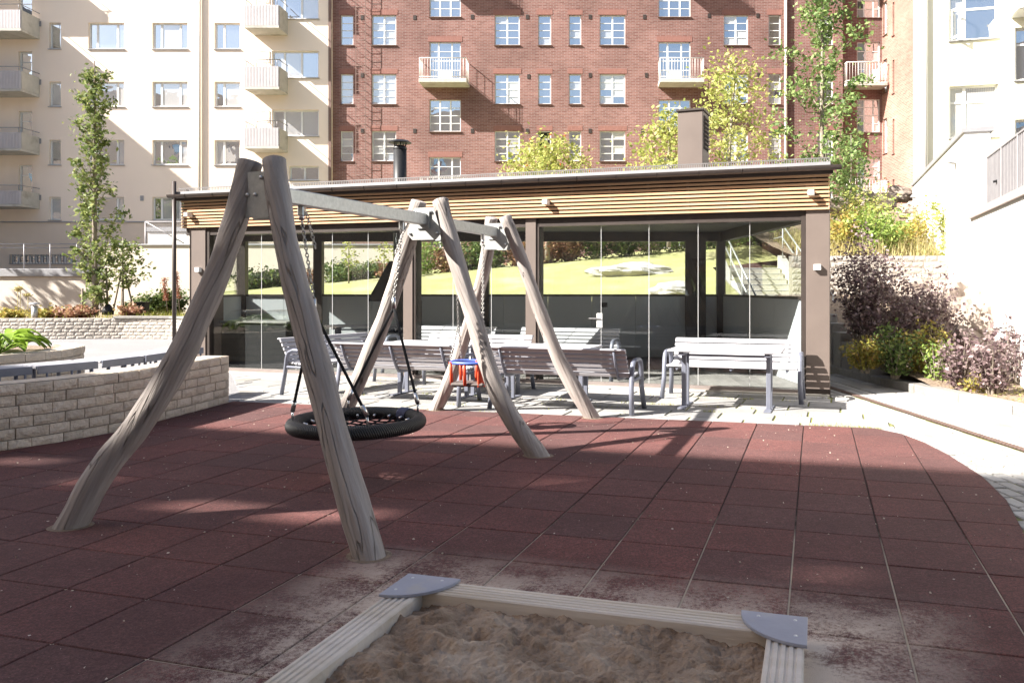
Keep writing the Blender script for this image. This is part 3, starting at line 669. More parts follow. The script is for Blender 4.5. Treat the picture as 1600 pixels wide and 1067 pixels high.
# nest swing
NC = Vector((-1.845,6.39,.43)); NR = .49; TR = .056
ns_ = thing("nest_swing", "round black basket swing with rope net hanging over the red mat", "swing", (NC.x,NC.y,0))
m = MB(); pts = [NC+Vector((NR*math.cos(t),NR*math.sin(t),0)) for t in np.linspace(0,2*math.pi,73)[:-1]]
m.tube(pts, TR, 16, False, True, True); 
def weave(name):
    mm = M["rope"].copy(); mm.name = name; t = mm.node_tree; N = t.nodes; L = t.links; b = N["Principled BSDF"]
    tc = N.new("ShaderNodeTexCoord"); sp = N.new("ShaderNodeSeparateXYZ"); L.new(tc.outputs["Object"], sp.inputs[0])
    at2 = N.new("ShaderNodeMath"); at2.operation = 'ARCTAN2'; L.new(sp.outputs[1], at2.inputs[0]); L.new(sp.outputs[0], at2.inputs[1])
    k1 = N.new("ShaderNodeMath"); k1.operation = 'MULTIPLY'; k1.inputs[1].default_value = 190; L.new(at2.outputs[0], k1.inputs[0])
    k2 = N.new("ShaderNodeMath"); k2.operation = 'MULTIPLY_ADD'; k2.inputs[1].default_value = 160; L.new(sp.outputs[2], k2.inputs[0]); L.new(k1.outputs[0], k2.inputs[2])
    sn = N.new("ShaderNodeMath"); sn.operation = 'SINE'; L.new(k2.outputs[0], sn.inputs[0])
    bp_ = N.new("ShaderNodeBump"); bp_.inputs["Strength"].default_value = .9; bp_.inputs["Distance"].default_value = .0028; L.new(sn.outputs[0], bp_.inputs["Height"]); L.new(bp_.outputs[0], b.inputs["Normal"])
    b.inputs["Roughness"].default_value = .5
    for n_ in N:
        if n_.type == 'MIX': n_.inputs[6].default_value = (.011,.011,.012,1); n_.inputs[7].default_value = (.018,.018,.02,1)
    return mm
m.build("padded_ring", weave("braided_rope_cover"), ns_, True)
m = MB(); zn = .40
for k in range(-4,5):
    o_ = k*.095; h = math.sqrt(max(0,(NR-.05)**2-o_*o_))
    for (dx,dy) in ((UU,VV),(VV,UU)):
        pts = [NC+dx*o_+dy*(h*(2*i/8-1))+Vector((0,0,-.02-.035*(1-(2*i/8-1)**2))) for i in range(9)]; m.tube(pts, .0075, 5, False)
m.build("rope_net", M["rope"], ns_, True)
m = MB()
for k in range(18):
    t = 2*math.pi*k/18+.1; q = NC+Vector((math.cos(t),math.sin(t),0))*(NR-TR-.012); m.tube([q+Vector((0,0,.0)),q+Vector((-math.cos(t)*.035,-math.sin(t)*.035,-.01))], .011, 6)
m.build("net_ferrules", M["steel"], ns_, True)
m = MB(); t0 = math.radians(52)
for i in range(7):
    t = t0+(i-3)*.035; c = NC+Vector((math.cos(t)*NR,math.sin(t)*NR,0)); rd = Vector((math.cos(t),math.sin(t),0))
    m.tube([c+rd*TR*1.06*math.cos(a)+Vector((0,0,TR*1.06*math.sin(a))) for a in np.linspace(0,2*math.pi,13)[:-1]], .006, 5, False, True, True)
m.build("whipping", mat("blue_grey_cord", (.10,.11,.19), (.14,.15,.24), 30, .6), ns_, True)
hang = [(5.71, [math.radians(205), math.radians(295)]), (7.06, [math.radians(115), math.radians(25)])]
for (hy, angs) in hang:
    top = bp(hy, BZ-.055); c2 = NC+(top-NC).normalized()*0; jn = Vector((top.x+(NC.x-top.x)*.20, top.y+(NC.y-top.y)*.20, 1.42))
    m = MB(); m.cbox((-.022,-.03,-.07),(.022,.03,.0), .006, Matrix.Translation(top)); m.tube([top+Vector((0,0,-.05)),top+Vector((0,0,-.10))], .02, 8); m.build("swing_hanger", M["steel"], ns_, True)
    m = MB(); chain(m, top+Vector((0,0,-.10)), jn+Vector((0,0,.0))); chain(m, top+Vector((.03,.01,-.04)), jn+Vector((.012,0,.38))); m.build("chain", M["chain"], ns_, True)
    m = MB(); m.tube([jn+Vector((0,0,.01)),jn-Vector((0,0,.09))], .018, 10); m.build("ferrule", M["steel"], ns_, True)
    for a in angs:
        e = NC+Vector((math.cos(a),math.sin(a),0))*NR+Vector((0,0,TR+.06)); s = jn-Vector((0,0,.08))
        m = MB(); m.tube([s+(e-s)*t for t in np.linspace(0,1,5)], .012, 8); m.build("suspension_rope", M["rope"], ns_, True)
        d = (e-s).normalized(); m = MB(); m.tube([e-d*.10,e-d*.01], .018, 10); m.tube([e-d*.01,e+Vector((0,0,-.07))], .010, 6); m.build("ferrule", M["steel"], ns_, True)

# toddler seat swing
TC = Vector((-1.23,8.42,.50)); ts = thing("toddler_swing", "red and blue toddler seat swing on chains behind the middle log frame", "swing", (TC.x,TC.y,0))
m = MB(); m.cbox((-.18,-.13,-.02),(.18,.13,.02), .015, Matrix.Translation(TC) @ Matrix.Rotation(-ANG+.1,4,'Z')); m.build("seat", M["seatrub"], ts, True)
RM = Matrix.Translation(TC) @ Matrix.Rotation(-ANG,4,'Z')
ring = [RM @ Vector((.215*math.cos(t),.165*math.sin(t),.225)) for t in np.linspace(0,2*math.pi,25)[:-1]]
m = MB(); m.tube(ring, .018, 8, False, True, True); m.build("safety_ring", M["blue"], ts, True)
for (x,y) in ((-.165,-.115),(.0,-.145),(-.165,.11),(.0,.145)):
    m = MB(); m.tube([RM @ Vector((x,y,-.005)), RM @ Vector((x*1.02,y*1.05,.12)), RM @ Vector((x*1.05,y*1.1,.235))], .017, 8); m.build("guard_post", M["red"], ts, True)
m = MB(); bk = []
for a in np.linspace(-48,48,9):
    t = math.radians(a); bk.append((.205*math.cos(t)+.0,.16*math.sin(t)))
vs = []
for (x,y) in bk:
    for (k,z) in ((1,-.02),(1.02,.23),(.90,.23),(.88,-.02)): vs.append(RM @ Vector((x*k,y*k,z)))
fs = [(i*4+a,(i+1)*4+a,(i+1)*4+(a+1)%4,i*4+(a+1)%4) for i in range(8) for a in range(4)]+[(0,1,2,3),(35,34,33,32)]
m.add(vs, fs); m.build("back_shell", M["red"], ts, True)
for hy, sx in ((8.10,-1),(8.80,1)):
    top = bp2(hy, BZ-.05); mm = MB(); mid = RM @ Vector((sx*.14,0,.62))
    hg = MB(); hg.cbox((-.02,-.028,-.06),(.02,.028,.0), .006, Matrix.Translation(top)); hg.tube([top+Vector((0,0,-.05)),top+Vector((0,0,-.1))], .017, 8); hg.build("swing_hanger", M["steel"], ts, True)
    chain(mm, top+Vector((0,0,-.10)), mid)
    for sy in (-1,1): chain(mm, mid, RM @ Vector((sx*.17,sy*.135,.25)))
    mm.build("chain", M["chain"], ts, True)

# ------------------------------------------------------------------ pavilion
def ftp(px):                                              # distance along the pavilion front under an image column
    k = (px-CX)/FPX; return (k*PF0.y-PF0.x)/(FU.x-k*FU.y)
pv = thing("glass_pavilion", "long glazed garden pavilion with larch slat fascia and taupe end pillars", "pavilion", PF0, math.atan2(FU.y,FU.x))
def FP(t, d, z): return PF0+FU*t+FN*d+Vector((0,0,z))
BX0, BX1, BY = -7.40, 2.92, 17.0; FLZ = .04; ZH = 2.60   # back wall
BL = Vector((BX0,BY,0)); BR = Vector((BX1,BY,0)); FL = FP(0,0,0); FR = FP(FLEN-.12,-.1,0)
def quadprism(m, pts, z0, z1): return m.prism([Vector((p[0],p[1])) for p in pts], z0, z1)
quadprism(MB(), [FP(.0,.06,0),FP(FLEN,.06,0),BR+Vector((.15,.1,0)),BL+Vector((-.1,.1,0))], -.12, FLZ-.022).build("floor_slab", M["concrete"], pv, True)
fl = bpy.data.objects.new("deck_floor", None); COL.objects.link(fl); fl.parent = pv; WM[fl] = WM[pv]
poly = [FP(.1,-.03,0),FP(FLEN-.1,-.03,0),BR,BL]; k = 0; t = -9.0
while t < 6:
    q = [FU*0+Vector((t,0,0))+Vector((0,10,0)),Vector((t+.136,10,0)),Vector((t+.136,18,0)),Vector((t,18,0))]
    pl = clip_poly([Vector((p.x,p.y)) for p in poly], [Vector((p.x,p.y)) for p in q])
    if parea(pl) > .01: m = MB(); m.prism(pl, FLZ-.02, FLZ); m.build("deck_board", M["deck"], fl, True)
    t += .142
# pillars, posts and frame
def fbox(m, t0, t1, d0, d1, z0, z1, c=0):
    Mx = Matrix.Translation(PF0) @ Matrix.Rotation(math.atan2(FU.y,FU.x),4,'Z')     # local: x along, y away from the camera
    if c: m.cbox((t0,-d1,z0),(t1,-d0,z1),c,Mx)
    else: m.box((t0,-d1,z0),(t1,-d0,z1),Mx)
    return m
tl0, tl1 = 0.10, .46; tr0, tr1 = FLEN-.32, FLEN
for (a,b) in ((tl0,tl1),(tr0,tr1)):
    fbox(MB(), a, b, -.42, .03, .05, ZH, .004).build("end_pillar", M["brown"], pv, True)
    fbox(MB(), a-.008, b+.008, -.43, .036, -.02, .09, .003).build("pillar_plinth", M["dark"], pv, True)
posts = [ftp(640), ftp(832)]
for t in posts: fbox(MB(), t-.11, t+.065, -.22, .02, -.02, ZH, .004).build("front_post", M["brown"], pv, True); fbox(MB(), t+.066, t+.11, -.2, .0, 0, ZH).build("post_channel", M["dark"], pv, True)
fbox(MB(), tl1+.003, tl1+.07, -.1, .01, 0, ZH).build("jamb", M["dark"], pv, True); fbox(MB(), tr0-.07, tr0-.003, -.1, .01, 0, ZH).build("jamb", M["dark"], pv, True)
fbox(MB(), 0, FLEN, -.25, .0, 2.47, ZH+.02).build("head_beam", M["dark"], pv, True)
fbox(MB(), tl1, tr0, -.10, .03, .0, FLZ+.03).build("sill_track", mat("sill_aluminium", (.23,.19,.18), (.28,.24,.22), 5, .5, metal=.3), pv, True)
# sliding glass panels
bays = [(tl1+.07, posts[0]-.11, [406,460,517,573]), (posts[0]+.11, posts[1]-.11, [706,766]), (posts[1]+.11, tr0-.07, [938,1013,1090,1171])]
for (a,b,sp) in bays:
    ed = [a]+[ftp(p) for p in sp]+[b]
    for i in range(len(ed)-1):
        g_ = fbox(MB(), ed[i]+.003, ed[i+1]-.003, -.050, -.042, FLZ+.032, 2.465).build("glass_panel", M["glass"], pv, True)
        if i: fbox(MB(), ed[i]-.0019, ed[i]+.0019, -.051, -.041, FLZ+.032, 2.465).build("panel_seal", mat("clear_seal", (.24,.26,.26), None, 5, .4) if 'seal' not in M else M['seal'], g_, True)
        M.setdefault('seal', bpy.data.materials.get("clear_seal"))
t = ftp(936); h = fbox(MB(), t-.045, t+.045, -.04, -.022, .90, 1.12, .004).build("lock_plate", M["frame"], pv, True)
fbox(MB(), t-.17, t+.02, -.02, .0, 1.03, 1.052, .004).build("door_handle", M["steel"], h, True)
# rear and side walls: solid panel below, glazing above
SZ = 1.335; WT = 2.50
def wallrun(p0, p1, segs, sillz=SZ, solid=()):
    d = (p1-p0); L_ = d.length; d.normalize(); nrm = Vector((-d.y,d.x,0)); Mx = Matrix(((d.x,nrm.x,0,p0.x),(d.y,nrm.y,0,p0.y),(0,0,1,0),(0,0,0,1)))
    n = max(1,round(L_/.9))
    for i in range(n): m = MB(); m.cbox((L_*i/n+.003,-.03,FLZ),(L_*(i+1)/n-.003,.03,sillz), .003, Mx); m.build("wall_panel", M["panel"], pv, True)
    m = MB(); m.box((0,-.06,sillz),(L_,.06,sillz+.04),Mx); m.build("window_sill", M["dark"], pv, True)
    m = MB(); m.box((0,-.07,WT),(L_,.07,WT+.34),Mx); m.build("lintel", M["dark"], pv, True)
    for a in segs: m = MB(); m.box((a-.09,-.085,FLZ),(a+.09,.085,WT),Mx); m.build("wall_post", M["dark"], pv, True)
    e = [0]+list(segs)+[L_]
    for i in range(len(e)-1):
        a, b = e[i]+.09, e[i+1]-.09
        if b-a < .2 : continue
        if i in solid: m = MB(); m.box((a,-.025,sillz+.04),(b,.025,WT),Mx); m.build("wall_panel", M["dark"], pv, True); continue
        k = max(1,round((b-a)/1.0))
        for j in range(k): m = MB(); m.box((a+(b-a)*j/k+.002,-.005,sillz+.04),(a+(b-a)*(j+1)/k-.002,.005,WT),Mx); m.build("glass_panel", M["glass"], pv, True)
bx = lambda px: xat(px,BY)-BX0
wallrun(BL, BR, [.04, bx(498), bx(632), bx(758), bx(1082), BX1-BX0-.06], solid=())
wallrun(BR, FP(tr0+.1,-.42,0), [], ); wallrun(FP(tl0+.2,-.42,0), BL, [])
m = MB(); m.box((xat(1070,BY),BY-.1,FLZ),(xat(1102,BY),BY-.03,WT)); m.build("cabinet_panel", M["dark"], pv, True)
m = MB(); m.box((xat(944,BY)-.07,BY-.045,1.10),(xat(944,BY)+.07,BY-.031,1.2)); m.build("power_socket", M["blackpl"], pv, True)
quadprism(MB(), [FP(.1,-.1,0),FP(FLEN-.1,-.1,0),BR,BL], 2.70, 2.74).build("ceiling", M["ceil"], pv, True)
# roof and eaves
rf = quadprism(MB(), [FP(-.12,.12,0),FP(FLEN+.05,.12,0),BR+Vector((.35,.5,0)),BL+Vector((-.35,.5,0))], 3.10, 3.235).build("roof", M["dark"], pv, True)
rp = [FP(-.14,.14,3.24),FP(FLEN+.02,.12,3.24),BR+Vector((.35,.55,3.44)),BL+Vector((-.35,.55,3.44))]
m = MB(); m.add(rp+[p-Vector((0,0,.004)) for p in rp], [(0,1,2,3),(7,6,5,4),(0,4,5,1),(1,5,6,2),(2,6,7,3),(3,7,4,0)]); m.build("roof_sheet", M["roofm"], rf, True)
m = fbox(MB(), -.14, FLEN+.01, .12, .142, 3.215, 3.262); m.build("eave_flashing", M["sill"], rf, True)
m = MB(); t = -.13
while t < FLEN: fbox(m, t, t+.014, .03, .036, 3.262, 3.325); t += .034
fbox(m, -.14, FLEN, .028, .038, 3.325, 3.34); fbox(m, -.14, FLEN, .028, .038, 3.245, 3.275); m.build("snow_guard", M["roofm"], rf, True)
gm = MB(); prof = [(.065*math.cos(a),.065*math.sin(a)) for a in np.linspace(math.pi,2*math.pi,9)]
for side in (1,.93):
    vs = [FP(t,.20+y*side,3.20+z*side) for t in (-.20,FLEN+.16) for (y,z) in prof]; gm.add(vs, [(i,i+1,9+i+1,9+i) for i in range(8)], True)
for t in (-.20,FLEN+.16): gm.add([FP(t,.20+y,3.20+z) for (y,z) in prof], [tuple(range(9))])
gt = gm.build("gutter", M["gutter"], pv, True)
t = .2
while t < FLEN:
    m = MB(); m.tube([FP(t,.20+.07*math.cos(a),3.20+.07*math.sin(a)) for a in np.linspace(math.pi,2*math.pi,9)], .006, 4); m.build("gutter_bracket", M["dark"], gt, True); t += .62
m = MB(); m.tube([FP(-.10,.18,3.45),FP(-.10,.18,-.05)], .035, 10); m.build("downpipe", M["gutter"], pv, True)
# larch slats
fbox(MB(), -.03, FLEN-.02, -.03, .03, ZH, 3.11).build("fascia_backing", mat("black_membrane", (.012,.01,.009), None, 3, .9), pv, True)
for i in range(9):
    z = ZH+.006+i*.0575; fbox(MB(), -.05, FLEN, .045, .075, z, z+.034, .003).build("fascia_slat", M["larch"], pv, True)
    m = MB(); a = FP(FLEN-.012,.04,0); b = BR+Vector((.15,0,0)); m.bar(Vector((a.x,a.y,z+.018)),Vector((b.x,b.y,z+.018)),.03,.037,.003); m.build("fascia_slat", M["larch"], pv, True)
t = .3
bt = MB()
while t < FLEN: fbox(bt, t-.02, t+.02, .03, .045, ZH, 3.11); t += .6
bt.build("fascia_battens", M["dark"], pv, True)
for px in (303, 605, 858, 1268): t = ftp(px); fbox(MB(), t-.045, t+.045, .076, .20, 2.80, 2.875, .006).build("fascia_lamp", M["metalw"], pv, True)
t = (tr0+tr1)/2; fbox(MB(), t-.055, t+.045, .031, .10, 1.76, 1.84, .005).build("wall_lamp", M["frame"], pv, True); t = (tl0+tl1)/2+.05; fbox(MB(), t-.05, t+.05, .031, .10, 1.80, 1.88, .005).build("wall_lamp", M["frame"], pv, True)
# roof vent housing
vo = at(1083,250,14.0); VM = Matrix.Translation(Vector((vo.x,vo.y,3.3))) @ Matrix.Rotation(math.atan2(FU.y,FU.x)-.04,4,'Z')
vh = thing("roof_vent_housing", "taupe metal ventilation box with louvred side on the pavilion roof", "vent", vo, 0)
m = MB(); m.cbox((-.22,-.24,0),(.22,.30,1.27), .006, VM); m.build("housing", M["brown"], vh, True)
m = MB(); m.cbox((-.245,-.265,1.27),(.245,.325,1.31), .005, VM); m.build("cap", M["dark"], vh, True)
m = MB(); m.box((.221,-.16,.62),(.226,.24,1.2),VM); lb = m.build("louvre_recess", M["hole"], vh, True)
for i in range(8): m = MB(); m.bar(VM @ Vector((.235,-.16,.66+i*.072)), VM @ Vector((.235,.24,.66+i*.072)), .035, .012); m.build("louvre", M["brown"], lb, True)
# fireplace with flue
fx = xat(625,15.3); fp = thing("fireplace", "black steel fireplace with sloping hood inside the pavilion", "fireplace", (fx,15.3,FLZ))
m = MB(); m.cbox((-.62,-.42,0),(.42,.42,.62), .01); m.build("hearth", M["blackpl"], fp)
m = MB(); m.add([(-.52,-.42,1.22),(.30,-.42,1.22),(.30,.40,1.22),(-.52,.40,1.22),(-.17,-.16,1.98),(.15,-.16,1.98),(.15,.16,1.98),(-.17,.16,1.98)], [(0,1,5,4),(1,2,6,5),(2,3,7,6),(3,0,4,7),(4,5,6,7),(3,2,1,0)]); m.build("hood", M["blackpl"], fp)
m = MB(); m.cbox((-.1,.1,.62),(.34,.42,1.22), .008); m.build("back_body", M["blackpl"], fp)
m = MB(); m.tube([(0,0,1.95),(0,0,4.15)], .125, 20); fl_ = m.build("flue_pipe", M["blackpl"], fp)
m = MB(); m.lathe([(.13,4.13),(.135,4.16),(.10,4.20)], n=20); m.lathe([(.22,4.26),(.16,4.30),(.05,4.31),(0,4.31)], n=20); m.lathe([(0,4.255),(.1,4.25),(.22,4.255)], n=20)
for k in range(5): a = k*2*math.pi/5; m.tube([(.10*math.cos(a),.10*math.sin(a),4.15),(.12*math.cos(a),.12*math.sin(a),4.27)], .012, 5)
m.build("flue_cap", M["blackpl"], fl_)
# dark counter at the left end
ct = thing("barbecue_counter", "dark kitchen counter with curved clear hood at the left end inside the pavilion", "counter", (-6.05,14.95,FLZ), math.atan2(FU.y,FU.x))
m = MB(); m.cbox((-.75,-.35,0),(.75,.35,.82), .01); m.build("cabinet", M["blackpl"], ct); m = MB(); m.cbox((-.78,-.38,.823),(.78,.38,.86), .008); m.build("worktop", M["steel"], ct)
for k in (-1,1):
    m = MB(); vs = []; 
    for j in (-.3,.3):
        for a in np.linspace(0,math.pi,11): vs.append((k*.36-.30*math.cos(a), j, .862+.20*math.sin(a)))
    m.add(vs, [(i,i+1,11+i+1,11+i) for i in range(10)], True); m.build("curved_hood", M["glass"], ct)

# ------------------------------------------------------------------ benches and tables
FR_ = math.atan2(FU.y,FU.x)
def make_bench(label, loc, rz, L_=1.75):
    """front faces local -y"""
    b = thing("park_bench", label, "bench", loc, rz, "grey slatted park benches round the tables"); h = L_/2
    for i in range(6):
        y = -.44+i*.075; m = MB(); m.cbox((-h,y,.425+.012*abs(i-2.5)/2.5),(h,y+.062,.455+.012*abs(i-2.5)/2.5), .008); m.build("seat_slat", M["slat"], b)
    for i in range(6):
        t = i/5; y = .035+t*.17; z = .47+t*.285; Mx = Matrix.Translation((0,y,z)) @ Matrix.Rotation(math.radians(-28),4,'X')
        m = MB(); m.cbox((-h,-.014,-.024),(h,.014,.026), .007, Mx); m.build("back_slat", M["slat"], b)
    m = MB(); m.cbox((-h,.205,.772),(h,.275,.798), .010); m.build("top_rail", M["slat"], b)
    for x in (-h+.14,0,h-.14):
        m = MB(); m.tube([(x,-.42,.418),(x,-.1,.415),(x,.03,.425),(x,.075,.47),(x,.16,.60),(x,.245,.765)], .016, 6, True, True, False, 1.6); m.build("slat_bracket", M["bench"], b)
    for s in (-1,1):
        x = s*(h+.03); pts = [(x+s*.02,-.50,0),(x,-.44,.30),(x,-.40,.55),(x,-.36,.615),(x,-.29,.64),(x,-.10,.64),(x,-.01,.61),(x,.03,.54),(x,.07,.30),(x+s*.02,.12,0)]
        m = MB(); m.tube(pts, .024, 8, True, True, False, 1.35); m.tube([(x,-.43,.40),(x,.05,.40)], .018, 6); f = m.build("arm_and_leg_frame", M["bench"], b)
        m = MB()
        for (yy,zz) in ((-.465,.15),(.095,.15),(-.44,.30),(.07,.30)): m.tube([(x-.03,yy,zz),(x+.03,yy,zz)], .009, 6)
        m.build("frame_bolts", M["steel"], f)
    return b
B0 = make_bench("grey slat bench facing the camera at the right end behind a table", (2.06,11.10,-.008), FR_)
gb = "grey slatted park benches round the tables"
dup(B0, (-.31,9.85,-.008), FR_+math.pi, "grey slat bench seen from behind right of the toddler swing", gb)
dup(B0, (-2.48,10.55,-.008), FR_+math.pi, "grey slat bench seen from behind between the swing legs left of centre", gb)
dup(B0, (-1.72,12.15,-.008), FR_, "sunlit grey bench facing the camera against the glass behind the swings", gb)
dup(B0, (-3.80,12.08,-.008), math.radians(61.4), "grey bench set at an angle left of the others, end towards camera", gb)
dup(B0, (-2.45,13.72,FLZ), FR_, "grey bench inside the pavilion left of the middle post", gb)
dup(B0, (-.35,13.15,FLZ), FR_, "grey bench inside the pavilion beside the door handle", gb)
def make_table(label, loc, rz, L_=1.4):
    t = thing("picnic_table", label, "table", loc, rz, "grey slatted tables between the benches"); h = L_/2
    for i in range(6): y = -.33+i*.111; m = MB(); m.cbox((-h,y,.715),(h,y+.104,.745), .007); m.build("table_slat", M["slat"], t)
    for s in (-1,1):
        x = s*(h-.17)
        m = MB(); m.cbox((x-.035,-.30,.672),(x+.035,.30,.712), .005); m.build("cross_bearer", M["bench"], t)
        for y in (-.10,.10): m = MB(); m.cbox((x-.03,y-.02,.0),(x+.03,y+.02,.672), .006); m.build("leg", M["bench"], t)
        m = MB(); m.cbox((x-.045,-.32,.0),(x+.045,.32,.016), .004); m.build("foot_bar", M["bench"], t)
    m = MB(); m.cbox((-h+.2,-.02,.64),(h-.2,.02,.67), .004); m.build("stretcher", M["bench"], t)
    return t
T0_ = make_table("grey slat table in front of the right hand bench", (1.78,10.12,-.008), FR_)
gt_ = "grey slatted tables between the benches"
dup(T0_, (-2.15,11.35,-.008), FR_, "grey slat table behind the left one of the benches seen from behind", gt_)
dup(T0_, (-.55,10.72,-.008), FR_, "grey slat table behind the toddler swing and the right bench back", gt_)
dup(T0_, (-4.35,15.6,FLZ), 0, "tall framed grey table inside the pavilion left of the fireplace", gt_)

# ------------------------------------------------------------------ block walls
def block_meshes(name, L_, H, D, m, n=6):
    out = []
    for k in range(n):
        nx, nz_ = 5, 3; vs = []; fs = []; b = MB()
        for j in range(nz_+1):
            for i in range(nx+1):
                e = i in (0,nx) or j in (0,nz_); d = 0 if e else -(.006+random.uniform(0,.010))
                vs.append((-L_/2+L_*i/nx+(0 if e else random.uniform(-.008,.008)), d, H*j/nz_))
        for j in range(nz_):
            for i in range(nx): q = j*(nx+1)+i; fs.append((q,q+1,q+nx+2,q+nx+1))
        b.add(vs, fs); x0, x1 = -L_/2, L_/2
        b.add([(x0,0,0),(x1,0,0),(x1,D,0),(x0,D,0),(x0,0,H),(x1,0,H),(x1,D,H),(x0,D,H)], [(3,2,1,0),(4,5,6,7),(1,2,6,5),(2,3,7,6),(3,0,4,7)])
        out.append(b.mesh(name, m))
    return out
def lay(pts):
    """arc-length sampler along a polyline"""
    P = [Vector(p) for p in pts]; ls = [0]
    for i in range(1,len(P)): ls.append(ls[-1]+(P[i]-P[i-1]).length)
    def f(s):
        s = max(0,min(ls[-1]-1e-6,s))
        for i in range(1,len(P)):
            if s <= ls[i]: t = (s-ls[i-1])/(ls[i]-ls[i-1]); return P[i-1].lerp(P[i],t)
    return f, ls[-1]
def block_wall(label, pts, H, nc, D, m, name, z0=0, lens=(.19,.24,.29), cap=None, limit=300, core=None):
    """pts run so that the visible face is on the right of the travel direction"""
    f, T = lay(pts); w_ = thing(name, label, "wall", (pts[0][0],pts[0][1],z0)); ch = H/nc; gap = .009
    vari = {l: block_meshes("wall_block", l-gap, ch-gap, D*.45, m, 3) for l in lens}; cnt = 0; extra = MB()
    for c in range(nc):
        s = -random.uniform(0,.2)
        while s < T-.05:
            l = random.choice(lens); a = max(0,s); b = min(T,s+l)
            if b-a > .06:
                p, q = f(a), f(b); d = (q-p).normalized(); mid = (p+q)/2; full_ = abs((b-a)-l) < 1e-6
                Mx = Matrix(((d.x,-d.y,0,mid.x),(d.y,d.x,0,mid.y),(0,0,1,z0+c*ch+gap/2),(0,0,0,1)))
                Mx = Mx @ Matrix.Diagonal((min(1.0,(b-a)/l),1,1,1)) @ Matrix.Translation((0,random.uniform(-.006,.006),0))
                loc = WM[w_].inverted() @ Mx
                link("wall_block", random.choice(vari[l]), w_, mat4=loc)
            s += l
    # core and coping
    n_ = 40; L1 = []; L2 = []; L3 = []
    for i in range(n_+1):
        p = f(T*i/n_); q = f(min(T,T*i/n_+.01)); q0 = f(max(0,T*i/n_-.01)); d = (q-q0).normalized(); nr = Vector((-d.y,d.x))
        L1.append(p+nr*.02); L2.append(p+nr*D)
    for i in range(n_): extra.add([(*L1[i],z0),(*L1[i+1],z0),(*L2[i+1],z0),(*L2[i],z0),(*L1[i],z0+H-.004),(*L1[i+1],z0+H-.004),(*L2[i+1],z0+H-.004),(*L2[i],z0+H-.004)], [(4,5,6,7),(0,1,5,4),(2,3,7,6)]+([(3,0,4,7)] if i == 0 else [])+([(1,2,6,5)] if i == n_-1 else []))
    extra.build("wall_core", M["mortar"], w_, True); tp_ = MB()
    for i in range(n_): tp_.add([(*L1[i],z0+H+.002),(*L1[i+1],z0+H+.002),(*L2[i+1],z0+H+.002),(*L2[i],z0+H+.002)], [(0,1,2,3)])
    tp_.build("wall_top", core or M["mortar"], w_, True)
    if cap:
        # coping slabs
        s = 0
        while s < T-.02:
            l = min(cap, T-s); a, b = f(s), f(s+l-.008); d = (b-a).normalized(); nr = Vector((-d.y,d.x)); MB().prism([a-nr*.02,b-nr*.02,b+nr*(D+.01),a+nr*(D+.01)], z0+H, z0+H+.045, .006).build("coping_slab", M["kerb"], w_, True); s += l
    return w_
WPTS = [(-7.6,6.05),(-6.9,6.3),(-6.3,6.62),(-5.9,6.93),(-5.5,7.30),(-5.2,7.78),(-5.03,8.2),(-4.93,8.7),(-4.86,9.3),(-4.80,9.9),(-4.76,10.55)]
wl = block_wall("beige split stone block wall curving along the left edge of the red mat", WPTS, .63, 6, .32, M["block"], "low_block_wall", -.02, (.20,.245,.29), core=M["block"])
# end face blocks of that wall
bmesh_ = block_meshes("wall_block", .312, .099, .1, M["block"], 3)
for c in range(6):
    Mx = WM[wl].inverted() @ Matrix(((-1,0,0,-4.92),(0,-1,0,10.585),(0,0,1,-.02+c*.105+.003),(0,0,0,1))); link("wall_block", bmesh_[c%3], wl, mat4=Mx)
# slatted bench along the rear of the wall
sb = thing("wall_bench", "long grey slatted bench behind the beige block wall", "bench", (-5.4,9.2,0))
fb, TT = lay([(-6.35,7.95),(-5.95,8.55),(-5.66,9.2),(-5.55,9.9),(-5.50,11.3)])
seg = 5
for i in range(seg):
    a, b = fb(TT*i/seg+.02), fb(TT*(i+1)/seg-.02); d = (b-a).normalized(); nr = Vector((-d.y,d.x))
    for k in range(5):
        p, q = a+nr*(k*.085), b+nr*(k*.085); m = MB(); m.bar((*p,.655),(*q,.655),.072,.032,.006); m.build("seat_slat", M["slat"], sb, True)
    m = MB(); m.bar((*(a-nr*.06),.628),(*(b-nr*.06),.628),.02,.085,.004); m.build("front_rail", M["bench"], sb, True)
    for t in (.15,.55,.9): p = a.lerp(b,t); m = MB(); m.tube([(*(p+nr*.17),.63),(*(p+nr*.17),-.02)], .02, 6); m.tube([(*(p-nr*.06),.60),(*(p-nr*.06),.45)], .012, 6); m.build("leg", M["bench"], sb, True)
p = fb(.05); m = MB(); m.cbox((p.x-.09,p.y-.14,.0),(p.x+.09,p.y+.0,.76), .008); m.build("end_post", M["bench"], sb, True)
